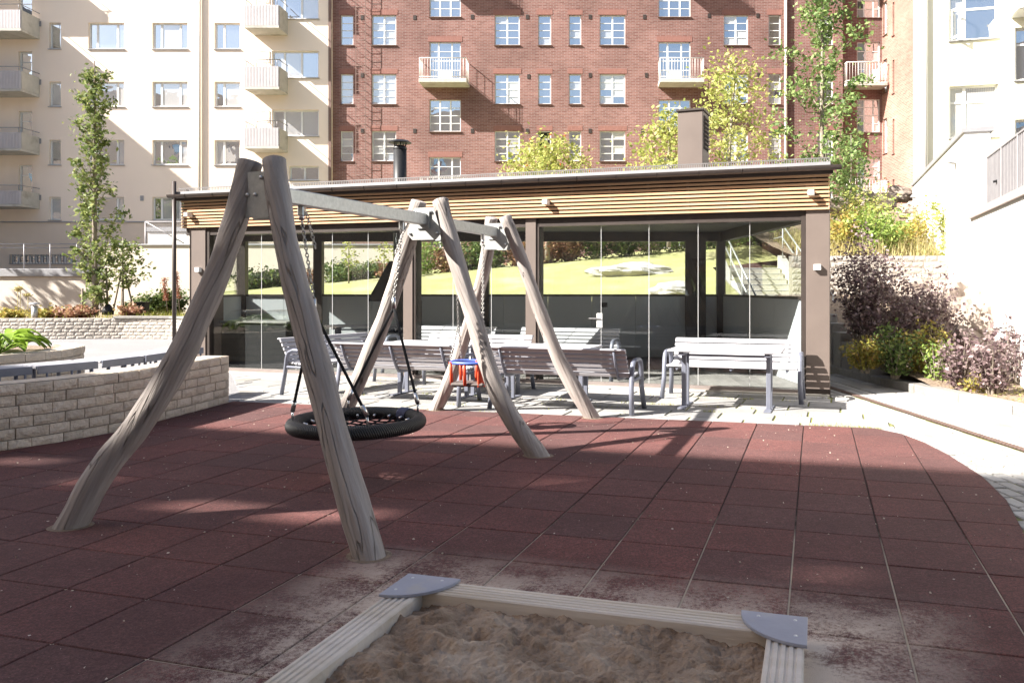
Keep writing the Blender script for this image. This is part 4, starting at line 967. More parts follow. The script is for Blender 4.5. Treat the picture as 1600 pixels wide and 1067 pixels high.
# planter
PLC = Vector((-10.2,11.9)); pp = [(PLC.x+2.35*math.cos(a),PLC.y+2.05*math.sin(a)) for a in np.linspace(math.radians(200),math.radians(410),30)]
block_wall("round block planter holding the bright hostas", pp, .60, 5, .3, M["block"], "round_planter", -.02, (.25,.31,.37), core=M["block"])
struct(MB().prism([PLC+Vector((2.1*math.cos(a),1.8*math.sin(a))) for a in np.linspace(0,2*math.pi,25)[:-1]], -.05, .53).build("planter_soil", M["soil"]))
def hosta(loc, label, s=1.0, nl=26):
    h = thing("hosta_plant", label, "plant", loc, 0, "hostas in the round planter")
    for i in range(nl):
        a = random.uniform(0,2*math.pi); el = random.uniform(.25,1.25); L_ = s*random.uniform(.24,.36); W_ = L_*.62; base = Vector((0,0,.05)); d = Vector((math.cos(a)*math.cos(el),math.sin(a)*math.cos(el),math.sin(el))); sd_ = Vector((-math.sin(a),math.cos(a),0))
        m = MB(); st = base+d*L_*.75; vs = []; n = 6
        for k in range(n+1):
            t = k/n; wd = W_*.5*math.sin(math.pi*min(1,t*.92+.06))**.8*(1-.15*t); c = st+Vector((d.x,d.y,0)).normalized()*(L_*t*.9)+Vector((0,0,L_*(.25*math.sin(t*2.2)-.42*t*t)))
            vs += [c-sd_*wd+Vector((0,0,.03)), c, c+sd_*wd+Vector((0,0,.03))]
        fs = []
        for k in range(n): fs += [(k*3,k*3+1,k*3+4,k*3+3),(k*3+1,k*3+2,k*3+5,k*3+4)]
        m.add(vs, fs, True); m.tube([base,st,st+Vector((d.x,d.y,0))*.05], .006, 4, False); m.build("leaf", M["hosta"], h)
hosta((-8.55,11.55,.5), "bright green hosta at the right rim of the round planter", 1.15)
hosta((-9.15,11.35,.5), "large bright hosta in the planter at the left picture edge", 1.25, 30)
hosta((-9.0,12.3,.5), "smaller hosta behind the others in the round planter", 1.1)
hosta((-9.6,12.0,.5), "hosta deeper in the planter cut by the left edge", 1.2)

# far pale block wall, planting bed behind it
FW = [(-18.6,23.5),(-16,23.6),(-14.0,23.9),(-12.4,23.7),(-10.8,22.6),(-9.6,21.2)]
block_wall("pale block retaining wall across the back of the asphalt court", FW, .62, 6, .35, M["blocklight"], "pale_block_wall", -.02, (.22,.27), core=M["blocklight"])
fcap = thing("wall_coping", "pale stone coping on the block wall left of the pavilion", "coping", (-13.5,23.9,.6))
fw, TW = lay(FW)
s = TW-5.6
while s < TW-.05:
    a, b = fw(s), fw(min(TW,s+.9)); d = (b-a).normalized(); nr = Vector((-d.y,d.x)); MB().prism([a-nr*.04,b-nr*.04-d*.006,b+nr*.37-d*.006,a+nr*.37], .605, .665, .006).build("coping_slab", M["kerb"], fcap, True); s += .9
# retaining wall + terrace below the cream building
RY = 31.0
rw = thing("retaining_wall", "plain beige retaining wall with grey coping below the cream building", "wall", (-24,RY,0))
x0, x1 = -34, xat(225,RY)
m = MB(); m.box((x0,RY,0),(xat(330,RY)+2.5,RY+.35,zat(432,RY))); m.build("wall_face", M["retain"], rw, True)
m = MB(); m.cbox((x0,RY-.08,zat(432,RY)),(x1,RY+.45,zat(420,RY)), .01); m.build("coping", M["sill"], rw, True)
m = MB(); m.box((x1+.02,RY+.03,zat(432,RY)+.002),(xat(330,RY)+2.5,RY+.33,zat(405,RY))); m.build("upper_wall", M["retain"], rw, True)
struct(MB().prism([Vector((-48,RY+.3)),Vector((-12.4,RY+.3)),Vector((-12.4,39.0)),Vector((-48,39.0))], 0, zat(430,RY)).build("upper_terrace", M["asphalt"]))
sh = thing("terrace_store", "pale rendered store wall with grey coping beside the mesh fence", "wall", (xat(258,33),33,2))
m = MB(); m.box((xat(231,33),33,1.5),(xat(300,33),35,zat(362,33))); m.build("wall_face", M["white"], sh, True)
m = MB(); m.box((xat(229,33),32.95,zat(362,33)+.002),(xat(302,33),35.1,zat(355,33))); m.build("coping", M["sill"], sh, True)
m = MB(); m.box((xat(259,33),32.97,zat(392,33)),(xat(267,33),32.99,zat(384,33))); m.build("vent_grille", M["sill"], sh, True)
rl = thing("terrace_railing", "thin grey pipe railing on the beige retaining wall", "railing", (-22,RY+.2,2))
for py in (381,387): m = MB(); m.tube([(x0,RY+.2,zat(py,RY)),(xat(115,RY)+.15,RY+.2,zat(py,RY))], .022, 6); m.build("rail", M["railing"], rl, True)
for px in (-60,-15,32,73,115): m = MB(); m.tube([(xat(px,RY),RY+.2,zat(381,RY)),(xat(px,RY),RY+.2,zat(421,RY))], .024, 6); m.build("post", M["railing"], rl, True)
# mesh fence
mf = thing("mesh_fence", "chain link fence above the beige wall left of the pavilion roof", "fence", (xat(250,RY),RY+.15,2))
fa, fbx = xat(224,RY), xat(640,RY); z0, z1 = zat(405,RY), zat(346,RY)
for px in (224,300,380,460,540,640): m = MB(); m.tube([(xat(px,RY),RY+.15,z0-.3),(xat(px,RY),RY+.15,z1)], .028, 6); m.build("post", M["railing"], mf, True)
m = MB(); h = z1-z0; xx = fa-h
while xx < fbx:
    for (a,b) in ((xx,xx+h),(xx+h,xx)):
        p, q = Vector((a,RY+.15,z0)), Vector((b,RY+.15,z1))
        lo, hi = (p,q)
        t0 = max(0,(fa-p.x)/(q.x-p.x) if q.x > p.x else (p.x-fbx)/(p.x-q.x)); t1 = min(1,(fbx-p.x)/(q.x-p.x) if q.x > p.x else (p.x-fa)/(p.x-q.x))
        if t1 > t0: m.bar(p.lerp(q,t0),p.lerp(q,t1),.007,.007)
    xx += .11
m.build("wire_mesh", M["railing"], mf, True)
m = MB(); m.tube([(fa,RY+.15,z1),(fbx,RY+.15,z1)], .018, 6); m.build("top_rail", M["railing"], mf, True)
m = MB(); m.tube([(xat(226,RY),RY+.12,z1-.02),(xat(285,RY),RY+.12,zat(380,RY))], .02, 6); m.build("brace", M["railing"], mf, True)
# bollard light, dark service box, stakes
bl = thing("bollard_light", "short steel bollard light with round cap on the pale block wall", "lamp", (xat(54,24.2),24.2,.5))
m = MB(); m.tube([(0,0,0),(0,0,.46)], .085, 14); m.build("post", M["galv"], bl); m = MB(); m.lathe([(.06,.46),(.06,.52)], n=14); m.build("lens", M["frame"], bl)
m = MB(); m.lathe([(.15,.52),(.14,.545),(.05,.575),(0,.58)], n=18); m.lathe([(0,.52),(.15,.52)], n=18); m.build("cap", M["sill"], bl)
bx_ = thing("service_box", "small dark lidded box standing in the grass bed", "box", (xat(222,25.5),25.5,.72))
m = MB(); m.cbox((-.16,-.15,-.1),(.16,.15,.30), .012); m.build("body", M["blackpl"], bx_); m = MB(); m.cbox((-.18,-.17,.303),(.18,.17,.345), .012); m.build("lid", M["dark"], bx_)

# ------------------------------------------------------------------ trees and shrubs
def tree(name, label, base, H, trunk_r, crown_fn, leafm, size, n, clump, limbs=14, cat="tree", bark="bark", lean=(0,0), z_lo=.25, flat=.3, group=None, berries=0):
    """crown_fn(h in 0..1) -> radius; clumps of leaves sit on limb ends inside that envelope"""
    t = thing(name, label, cat, base, 0, group); m = MB(); top = Vector((lean[0],lean[1],H*.97))
    tp = [Vector((lean[0]*k/8+.05*H*.1*noise.noise(Vector((base[0],k*.7,0))), lean[1]*k/8, H*.97*k/8)) for k in range(9)]
    m.tube(tp, [trunk_r*(1-.88*k/8)+.006 for k in range(9)], 8); C = []
    def tpos(h): k = min(7.999,h*8); i = int(k); return tp[i].lerp(tp[i+1],k-i)
    for i in range(limbs):
        h = z_lo+(.98-z_lo)*((i+random.random()*.8)/limbs); R = crown_fn(h)
        a = i*2.4+random.uniform(-.5,.5); rr = R*random.uniform(.55,1.0); p0 = tpos(max(.05,h-.10*random.uniform(.5,1.3))); p1 = tpos(h)+Vector((math.cos(a)*rr,math.sin(a)*rr,0))
        mid = p0.lerp(p1,.5)+Vector((0,0,-.04*H*random.random())); m.tube([p0,mid,p1], [trunk_r*.32*(1-h*.6)+.004,trunk_r*.2*(1-h*.6)+.003,.004], 5, False)
        for k in (.35,.6,.8,1.0): C.append(p0.lerp(p1,k))
        for k in range(2):
            b = a+random.uniform(-.9,.9); C.append(p1.lerp(tpos(h),.3)+Vector((math.cos(b)*R*.35,math.sin(b)*R*.35,random.uniform(-.3,.3)*R)))
    m.build("trunk", M[bark], t)
    C = np.array([list(c) for c in C]); idx = rng.integers(0,len(C),n); off = rng.normal(size=(n,3)); off *= (clump*rng.uniform(.4,1.3,len(C)))[idx][:,None]*[1,1,.7]
    P = C[idx]+off
    link("crown", quads_mesh("crown", leaf_quads(P, size, flat), M[leafm]), t)
    if berries:
        b = MB()
        for c in C[rng.integers(0,len(C),berries)]:
            p = Vector(c)+Vector(rng.normal(0,clump*.8,3)); b.lathe([(0,-.03),(.035,-.01),(.03,.03),(0,.035)], p, 5)
        b.build("berry_clusters", M["berry"], t)
    return t
def shrub(label, base, R, H, leafm, size, n, stems=9, name="shrub", cat="shrub", group=None, stemm="bark", spread=.55, lo=.25):
    t = thing(name, label, cat, base, 0, group); m = MB(); C = []
    for i in range(stems):
        a = i*2.4+random.uniform(-.4,.4); r = R*math.sqrt(random.random())*.9; h = H*random.uniform(.6,1.0)*(1-.35*(r/R)**2); b = Vector((math.cos(a)*R*.12,math.sin(a)*R*.12,-.05)); e = Vector((math.cos(a)*r,math.sin(a)*r,h))
        mid = b.lerp(e,.5)+Vector((math.cos(a),math.sin(a),0))*-.1*r; m.tube([b,mid,e], [.013,.009,.003], 5, False)
        for k in np.linspace(lo,1.0,6): C.append(b.lerp(mid,k*2) if k < .5 else mid.lerp(e,k*2-1))
    m.build("stems", M[stemm], t); C = np.array([list(c) for c in C]); idx = rng.integers(0,len(C),n); P = C[idx]+rng.normal(size=(n,3))*R*.17*[1,1,.85]
    P = P[P[:,2] > .02]
    link("foliage", quads_mesh("foliage", leaf_quads(P, size, .35), M[leafm]), t); return t
def prof(*kv):
    return lambda h: float(np.interp(h,[k for k,_ in kv],[v for _,v in kv]))
# left columnar aspen and the small staked tree
ab = at(148,486,24.9)
tree("aspen_tree", "tall narrow columnar aspen in front of the cream building", (ab.x,ab.y,.66), 8.2, .09, prof((0,.12),(.05,.3),(.25,.62),(.4,.75),(.6,.5),(.85,.42),(1,.3)), "aspen", .145, 3600, .13, 44, z_lo=.05, flat=.2)
tb = at(192,470,26.0)
tree("young_tree", "small staked young tree right of the columnar aspen", (tb.x,tb.y,.72), 2.5, .035, prof((0,.1),(.35,.45),(.6,.6),(.85,.5),(1,.2)), "aspen", .12, 1000, .16, 16, z_lo=.4)
st = thing("tree_stake", "wooden stakes tied round the small young tree", "stake", (tb.x,tb.y,.7))
for a in (0,2.1,4.2): m = MB(); m.tube([(.38*math.cos(a),.28*math.sin(a),0),(.05*math.cos(a),.05*math.sin(a),1.35)], .028, 6); m.build("stake", M["bark"], st)
s2 = thing("tree_stake", "single wooden stake at the foot of the columnar aspen", "stake", (ab.x-.32,ab.y-.1,.65)); m = MB(); m.tube([(0,0,0),(0,0,.85)], .03, 6); m.build("post", M["bark"], s2)
s3 = thing("tree_stake", "pale wooden stake right of the columnar aspen with black root bag", "stake", (ab.x+.30,ab.y+.1,.65)); m = MB(); m.tube([(.05,0,0),(0,0,1.5)], .03, 6); m.build("post", M["bark"], s3); m = MB(); m.lathe([(.0,.0),(.16,.02),(.17,.16),(.08,.32),(.03,.36)], (.06,0,0), 10); m.build("root_bag", M["blackpl"], s3)
# trees behind the pavilion
tree("tall_maple_tree", "tall green tree with clumped foliage right of the pale downpipe", (xat(1285,28),28,3.3), 11.0, .11, prof((0,.3),(.18,1.5),(.3,1.8),(.45,1.5),(.55,1.2),(.62,1.7),(.72,.6),(.8,.95),(1,.4)), "ginkgo", .16, 5600, .27, 30, z_lo=.12)
tree("yellow_rowan_tree", "sparse yellow green tree behind the roof vent housing", (xat(1130,24.5),24.5,2.9), 5.9, .07, prof((0,.2),(.3,1.2),(.5,2.0),(.7,1.5),(.85,.8),(1,.3)), "rowan", .13, 3600, .30, 34, z_lo=.25, lean=(.4,0))
tree("young_rowan_tree", "low branching yellow green tree left of the roof vent", (xat(1045,23.5),23.5,2.7), 4.2, .06, prof((0,.2),(.35,.9),(.6,1.15),(.8,.8),(1,.3)), "rowan", .13, 2600, .26, 22, z_lo=.3)
tree("rowan_bush_tree", "round yellow green rowan with orange berries above the middle of the roof", (xat(855,26),26,2.4), 4.1, .08, prof((0,.3),(.4,1.1),(.7,1.75),(.9,1.3),(1,.5)), "rowan", .13, 4600, .25, 40, z_lo=.4, berries=45)
tree("sapling", "thin leafy sapling behind the right end of the gutter", (xat(1330,26),26,3.2), 3.4, .04, prof((0,.2),(.4,.6),(.8,.7),(1,.3)), "ginkgo", .13, 900, .22, 14, z_lo=.3)
# off to the left, shading the retaining wall
tree("court_tree", "broad leafy tree beyond the left edge of the court", (-27.5,26.6,.6), 9.5, .2, prof((0,.4),(.3,1.6),(.6,2.4),(.85,1.6),(1,.5)), "aspen", .3, 3200, .5, 50, z_lo=.3)
# hedge and shrubs at the back of the lawn
hs = [(400,"dgreen",.8,.7),(440,"dgreen",.7,.6),(475,"redleaf",.6,.5),(530,"dgreen",.8,.7),(575,"dgreen",.7,.6),(610,"redleaf",.7,.5),(660,"juniper",1.0,1.6),(700,"redleaf",.8,.9),(740,"dgreen",.9,1.4),(775,"dgreen",1.0,1.7),(810,"redleaf",.8,1.1),(850,"redleaf",.8,1.0),(888,"redleaf",.8,1.1),(930,"dgreen",1.0,1.8),(975,"dgreen",.9,1.7),(1015,"juniper",1.1,1.4),(1055,"juniper",1.1,1.4),(1100,"dgreen",1.0,1.5),(1145,"juniper",1.0,1.2),(1190,"juniper",1.0,1.2)]
nmz = {"dgreen":"dark green","redleaf":"reddish","juniper":"bright green feathery"}
wh = ["under the cream wall at the lawn's left end","next to the leftmost green one","low among the green ones at left","left of the fireplace hood","just left of the hood","low beside the hood","large beside the second swing leg","between the swing legs","left of the rear posts","behind the rear post","left of the middle glass post","right of the middle glass post","at the lawn's middle","tall with pale stems","above the lawn rock","spreading right of the rock","spreading at the window's right end","behind the dark rear panel","above the garden steps","right above the garden steps"]
for i,(px,lm,R,H) in enumerate(hs):
    y = 26.6+.25*math.sin(i*1.7); x = xat(px,y)
    shrub(f"{nmz[lm]} shrub behind the lawn, {wh[i]}", (x,y,lawn_z(x,y)-.05), R, H, lm, .12 if lm != "juniper" else .09, 1500, 12, "hedge_shrub", group="shrubs along the top of the lawn")
for i,(px,py) in enumerate(((545,438),(600,425))):
    p = at(px,py,25.2); tree("slender_sapling", ("thin pale stemmed sapling by the cream wall behind the glass","leafy sapling left of the fireplace hood behind the glass")[i], (p.x,p.y,lawn_z(p.x,p.y)), 1.5, .02, prof((0,.1),(.6,.28),(1,.2)), "rowan", .10, 160, .12, 8, z_lo=.4)
cw = thing("cream_boundary_wall", "cream boundary wall behind the lawn seen through the glass", "wall", (-9,28,1)); m = MB(); m.box((-17,28.0,0),(-5.9,28.3,zat(384,28))); m.build("wall_face", M["retain"], cw, True); m = MB(); m.cbox((-17,27.95,zat(384,28)+.002),(-5.85,28.35,zat(384,28)+.06), .01); m.build("coping", M["sill"], cw, True)
# planting in the left bed
gx = rng.uniform(-26,-10.2,5200); gy = rng.uniform(24.05,26.6,5200); keep = (gx > -14.8)|(rng.random(5200) < .12); gx, gy = gx[keep], gy[keep]
gz = np.array([left_z(a,b) for a,b in zip(gx,gy)]); o = link("bed_grass", quads_mesh("bed_grass", blades(np.stack([gx,gy,gz],1), .26, .02, .8), M["grassb"], 3)); o["kind"] = "stuff"; tag(o, "long yellow green grass in the bed left of the pavilion", "grass")
for i,(px,lm,R,H,lb) in enumerate(((20,"ygreen",.5,.3,"low yellow ground shrub at the far left of the bed"),(75,"ygreen",.55,.32,"low yellow ground shrub right of the bollard light"),(105,"redleaf",.5,.42,"low reddish shrub left of the aspen"),(128,"redleaf",.5,.5,"reddish shrub at the foot of the aspen"),(204,"redleaf",.4,.5,"small reddish shrub beside the staked tree"))):
    y = 24.7; x = xat(px,y); shrub(lb, (x,y,left_z(x,y)), R, H, lm, .10, 900, 10, "bed_shrub", group="low shrubs in the left bed")
for i,px in enumerate((212,228,240,252,264,276)):
    y = 27.2; x = xat(px,y); shrub(("leftmost dark mugo pine by the staked tree","second dark mugo pine from the staked tree","third dark mugo pine from the staked tree","dark mugo pine left of the rusty plumes","dark mugo pine between the rusty plumes","dark mugo pine next to the downpipe")[i], (x,y,left_z(x,y)+.05), .5, .55+.09*i, "dgreen", .10, 800, 12, "mugo_pine", group="mugo pines left of the pavilion")
for i,(px,h) in enumerate(((262,1.1),(281,1.3))):
    y = 24.8; x = xat(px,y); t = thing("rusty_plume_plant", ("rusty flower plume left of the downpipe","taller rusty flower plume next to the downpipe")[i], "plant", (x,y,left_z(x,y)+.2)); m = MB(); m.tube([(0,0,0),(-.12,0,h)], .012, 5); m.build("stem", M["bark"], t)
    C = np.stack([-.12*np.linspace(.35,1,400)+rng.normal(0,.045,400),rng.normal(0,.045,400),h*np.linspace(.35,1,400)],1); link("plume", quads_mesh("plume", leaf_quads(C,.05), M["plume"]), t)
for i,px in enumerate((27,31,43)):
    y = 24.9; x = xat(px,y); t = thing("allium_seedhead", ("leftmost dry seed head above the left bed","second dry seed head above the left bed","dry seed head next to the bollard light")[i], "plant", (x,y,left_z(x,y))); m = MB(); hh = (.92,.98,.75)[i]; m.tube([(0,0,0),(.02,0,hh)], .009, 5); m.build("stem", M["dry"], t); C = rng.normal(0,.05,(140,3)); C[:,2] = C[:,2]*.5+hh; link("seed_head", quads_mesh("seed_head", leaf_quads(C,.05), M["dry"]), t)

# ------------------------------------------------------------------ right hand garden
def boulder(label, loc, r, sq, seed, name="boulder"):
    n, k = 28, 18; vs = []; fs = []
    for j in range(k+1):
        for i in range(n):
            th = math.pi*j/k; ph = 2*math.pi*i/n; d = Vector((math.sin(th)*math.cos(ph),math.sin(th)*math.sin(ph),math.cos(th)))
            f = 1+.30*noise.noise(d*1.3+Vector((seed,0,0)))+.16*noise.noise(d*3.1+Vector((0,seed,0)))+.07*noise.noise(d*7+Vector((0,0,seed)))
            c = noise.cell(d*1.9+Vector((seed,seed,0))); f *= 1-.10*abs(c); vs.append((d.x*r*sq[0]*f,d.y*r*sq[1]*f,d.z*r*sq[2]*f))
    for j in range(k):
        for i in range(n): fs.append((j*n+i,(j+1)*n+i,(j+1)*n+(i+1)%n,j*n+(i+1)%n))
    o = MB().add(vs, fs, False).build(name, M["rock"]); o.location = loc; return tag(o, label, "rock")
bo = [((1478,492),14.2,.72,(1.05,.8,.85),"largest pale boulder with a dark cleft between the shrubs",3),((1535,512),13.6,.66,(.9,.8,.95),"pinkish boulder right next to the white wall",8),((1430,462),15.6,.60,(1.2,.8,.6),"flat pale boulder above the purple shrubs",14),((1560,560),12.4,.35,(1,.8,.7),"small boulder low by the white wall",21)]
for (px,py),y,r,sq,lb,sd_ in bo: boulder(lb, at(px,py,y), r, sq, sd_)
boulder("long low rock outcrop in the middle of the lawn", Vector((xat(985,22.3),22.3,lawn_z(xat(985,22.3),22.3)+.02)), .75, (1.5,.6,.42), 31, "lawn_rock").data.materials[0] = M["lawnrock"]
boulder("rounded rock low in the lawn behind the rear window", Vector((xat(1055,19.2),19.2,lawn_z(xat(1055,19.2),19.2)+.02)), .5, (1.25,.7,.45), 37, "lawn_rock").data.materials[0] = M["lawnrock"]
block_wall("pale block retaining wall above the purple shrubs", [(4.9,19.0),(6.5,19.0),(8.4,19.0),(9.3,18.9)], 1.0, 7, .3, M["blocklight"], "garden_block_wall", 1.28, (.28,.34,.4), core=M["blocklight"])
gp = "purple leaved shrubs on the planted slope"
for lb,px,py,y,R,H,n in (("tallest purple shrub beside the pavilion's right pillar",1345,560,13.6,.60,2.15,4300),("broad purple shrub in the middle of the slope",1405,562,13.2,.72,1.5,4200),("purple shrub arching over the pale boulder",1462,560,12.9,.42,1.6,1500),("purple shrub with pale bare stems at its foot",1500,590,11.2,.34,.92,1000),("front purple shrub at the right end of the kerb",1552,608,10.6,.42,.95,1500),("purple shrub with upright shoots at the right picture edge",1590,575,11.5,.42,1.2,750)):
    x = xat(px,y); shrub(lb, (x,y,bed_z(x,y)-.03), R, H, "purple", .068, int(n*.75), 18, "purple_shrub", group=gp, lo=.3)
for lb,px,y,R,H,lm,n in (("low orange green spirea at the foot of the tall purple shrub",1352,12.3,.38,.5,"ygreen",1500),("green shrub with pale flower heads between the purple ones",1398,12.0,.40,.8,"dgreen",1300),("yellowish shrub left of the pale boulder",1440,12.1,.40,.85,"ygreen",1300),("bright green young shrub below the boulder",1462,11.7,.26,.7,"juniper",500),("small green plant by the front purple shrub",1525,10.9,.2,.3,"ygreen",250)):
    x = xat(px,y); shrub(lb, (x,y,bed_z(x,y)-.03), R, H, lm, .06, n, 14, "slope_shrub", group="small shrubs between the purple ones")
# grasses and shrubs above the garden wall
for lb,px,y,R,H,lm,n in (("yellow green bush right of the pavilion gutter",1318,21,.8,1.2,"ygreen",1800),("tall feathery green bush above the garden wall",1365,20.6,.9,1.3,"juniper",2600),("bright leafy bush left of the white wall corner",1415,21.5,.8,1.1,"ygreen",1500),("loose pale shrub against the white wall",1490,19.6,.75,1.9,"rowan",1500),("sparse shrub under the coping wall",1450,23,.8,1.1,"dry",900),("yellowing bush below the brick balcony",1350,25,1.0,1.6,"rowan",1800)):
    x = xat(px,y); shrub(lb, (x,y,up_z(x,y)-.05), R, H, lm, .10, n, 14, "slope_bush", group="bushes above the garden wall")
gx = rng.uniform(5.5,10.5,3000); gy = rng.uniform(19.4,24,3000); gz = np.array([up_z(a,b) for a,b in zip(gx,gy)])
o = link("dry_grass", quads_mesh("dry_grass", blades(np.stack([gx,gy,gz],1), .55, .02, .7), M["dry"], 3)); o["kind"] = "stuff"; tag(o, "tall dry grass on the slope above the garden wall", "grass")
gx = rng.uniform(4.6,6.5,700); gy = rng.uniform(9.0,12.5,700); gz = np.array([bed_z(a,b) for a,b in zip(gx,gy)]); k = gx > 5.4-(gy-9)*.16
o = link("slope_litter", quads_mesh("slope_litter", leaf_quads(np.stack([gx,gy,gz+.015],1)[k], .05, .9), M["dry"])); o["kind"] = "stuff"; tag(o, "dry leaf litter and tufts behind the kerb", "leaf litter")
# rubble stones above the bushes
for i,(px,py,y,r) in enumerate(((1310,322,27,.45),(1345,308,27.5,.4),(1375,318,27,.5),(1405,305,27.5,.45),(1425,330,25,.4),(1440,345,24,.4))):
    boulder(("pale rubble stone beside the gutter end","pale rubble stone below the brick balcony","larger rubble stone under the oblique brick wall","rubble stone left of the coping wall","rubble stone at the foot of the coping wall","lower rubble stone by the coping wall")[i], at(px,py,y), r, (1.2,.8,.7), 50+i, "rubble_stone")
# stepped stone edging beside the pavilion and the garden steps behind
se = thing("stepped_edging", "stepped stone blocks rising between pavilion and purple shrub", "edging", (4.5,14.5,0))
for i in range(6):
    y0 = 12.75+i*.42; h = .12+.15*(i+1); x = 4.52-.02*i
    m = MB(); m.cbox((x+.0,y0,-.1),(x+.36-.02*i,y0+.415,h), .012); m.build("stone_block", M["kerb"], se, True)
gs = thing("garden_steps", "wide pale concrete garden steps behind the pavilion's right end", "steps", (4.4,18,0)); SX0, SX1 = xat(1150,20.5), xat(1237,20.5)
for i in range(13):
    y0 = 17.6+i*.34; z = .28+i*.148; m = MB(); m.cbox((SX0,y0,z-.5),(SX1,y0+.40,z), .008); m.build("step", M["concrete"], gs, True)
    m = MB(); m.box((SX0,y0-.003,z-.035),(SX1,y0-.001,z-.012)); m.build("step_edge", M["sill"], gs, True)
for (xx,nm) in ((SX1+.14,0),(SX0-.13,1)):
    m = MB(); vs = [(xx-.1,17.4,-.1),(xx+.1,17.4,-.1),(xx+.1,22.2,-.1),(xx-.1,22.2,-.1),(xx-.1,17.4,.42),(xx+.1,17.4,.42),(xx+.1,22.2,2.42),(xx-.1,22.2,2.42)]; m.add(vs,[(3,2,1,0),(4,5,6,7),(0,1,5,4),(1,2,6,5),(2,3,7,6),(3,0,4,7)]); m.build("side_wall", M["concrete"], gs, True)
    hr = thing("step_handrail", ("galvanised handrail on the right of the garden steps","galvanised handrail on the left of the garden steps")[nm], "handrail", (xx,17.4,0), 0, "handrails of the garden steps")
    for dz in (.55,.9): m = MB(); m.tube([(xx,17.45,.42+dz),(xx,22.1,2.38+dz),(xx,23.0,2.38+dz)], .022, 8); m.build("rail", M["galv"], hr, True)
    for k in range(4): yy = 17.5+k*1.5; zz = .42+(yy-17.4)*.4167; m = MB(); m.tube([(xx,yy,zz-.05),(xx,yy,zz+.9)], .02, 8); m.build("post", M["galv"], hr, True)

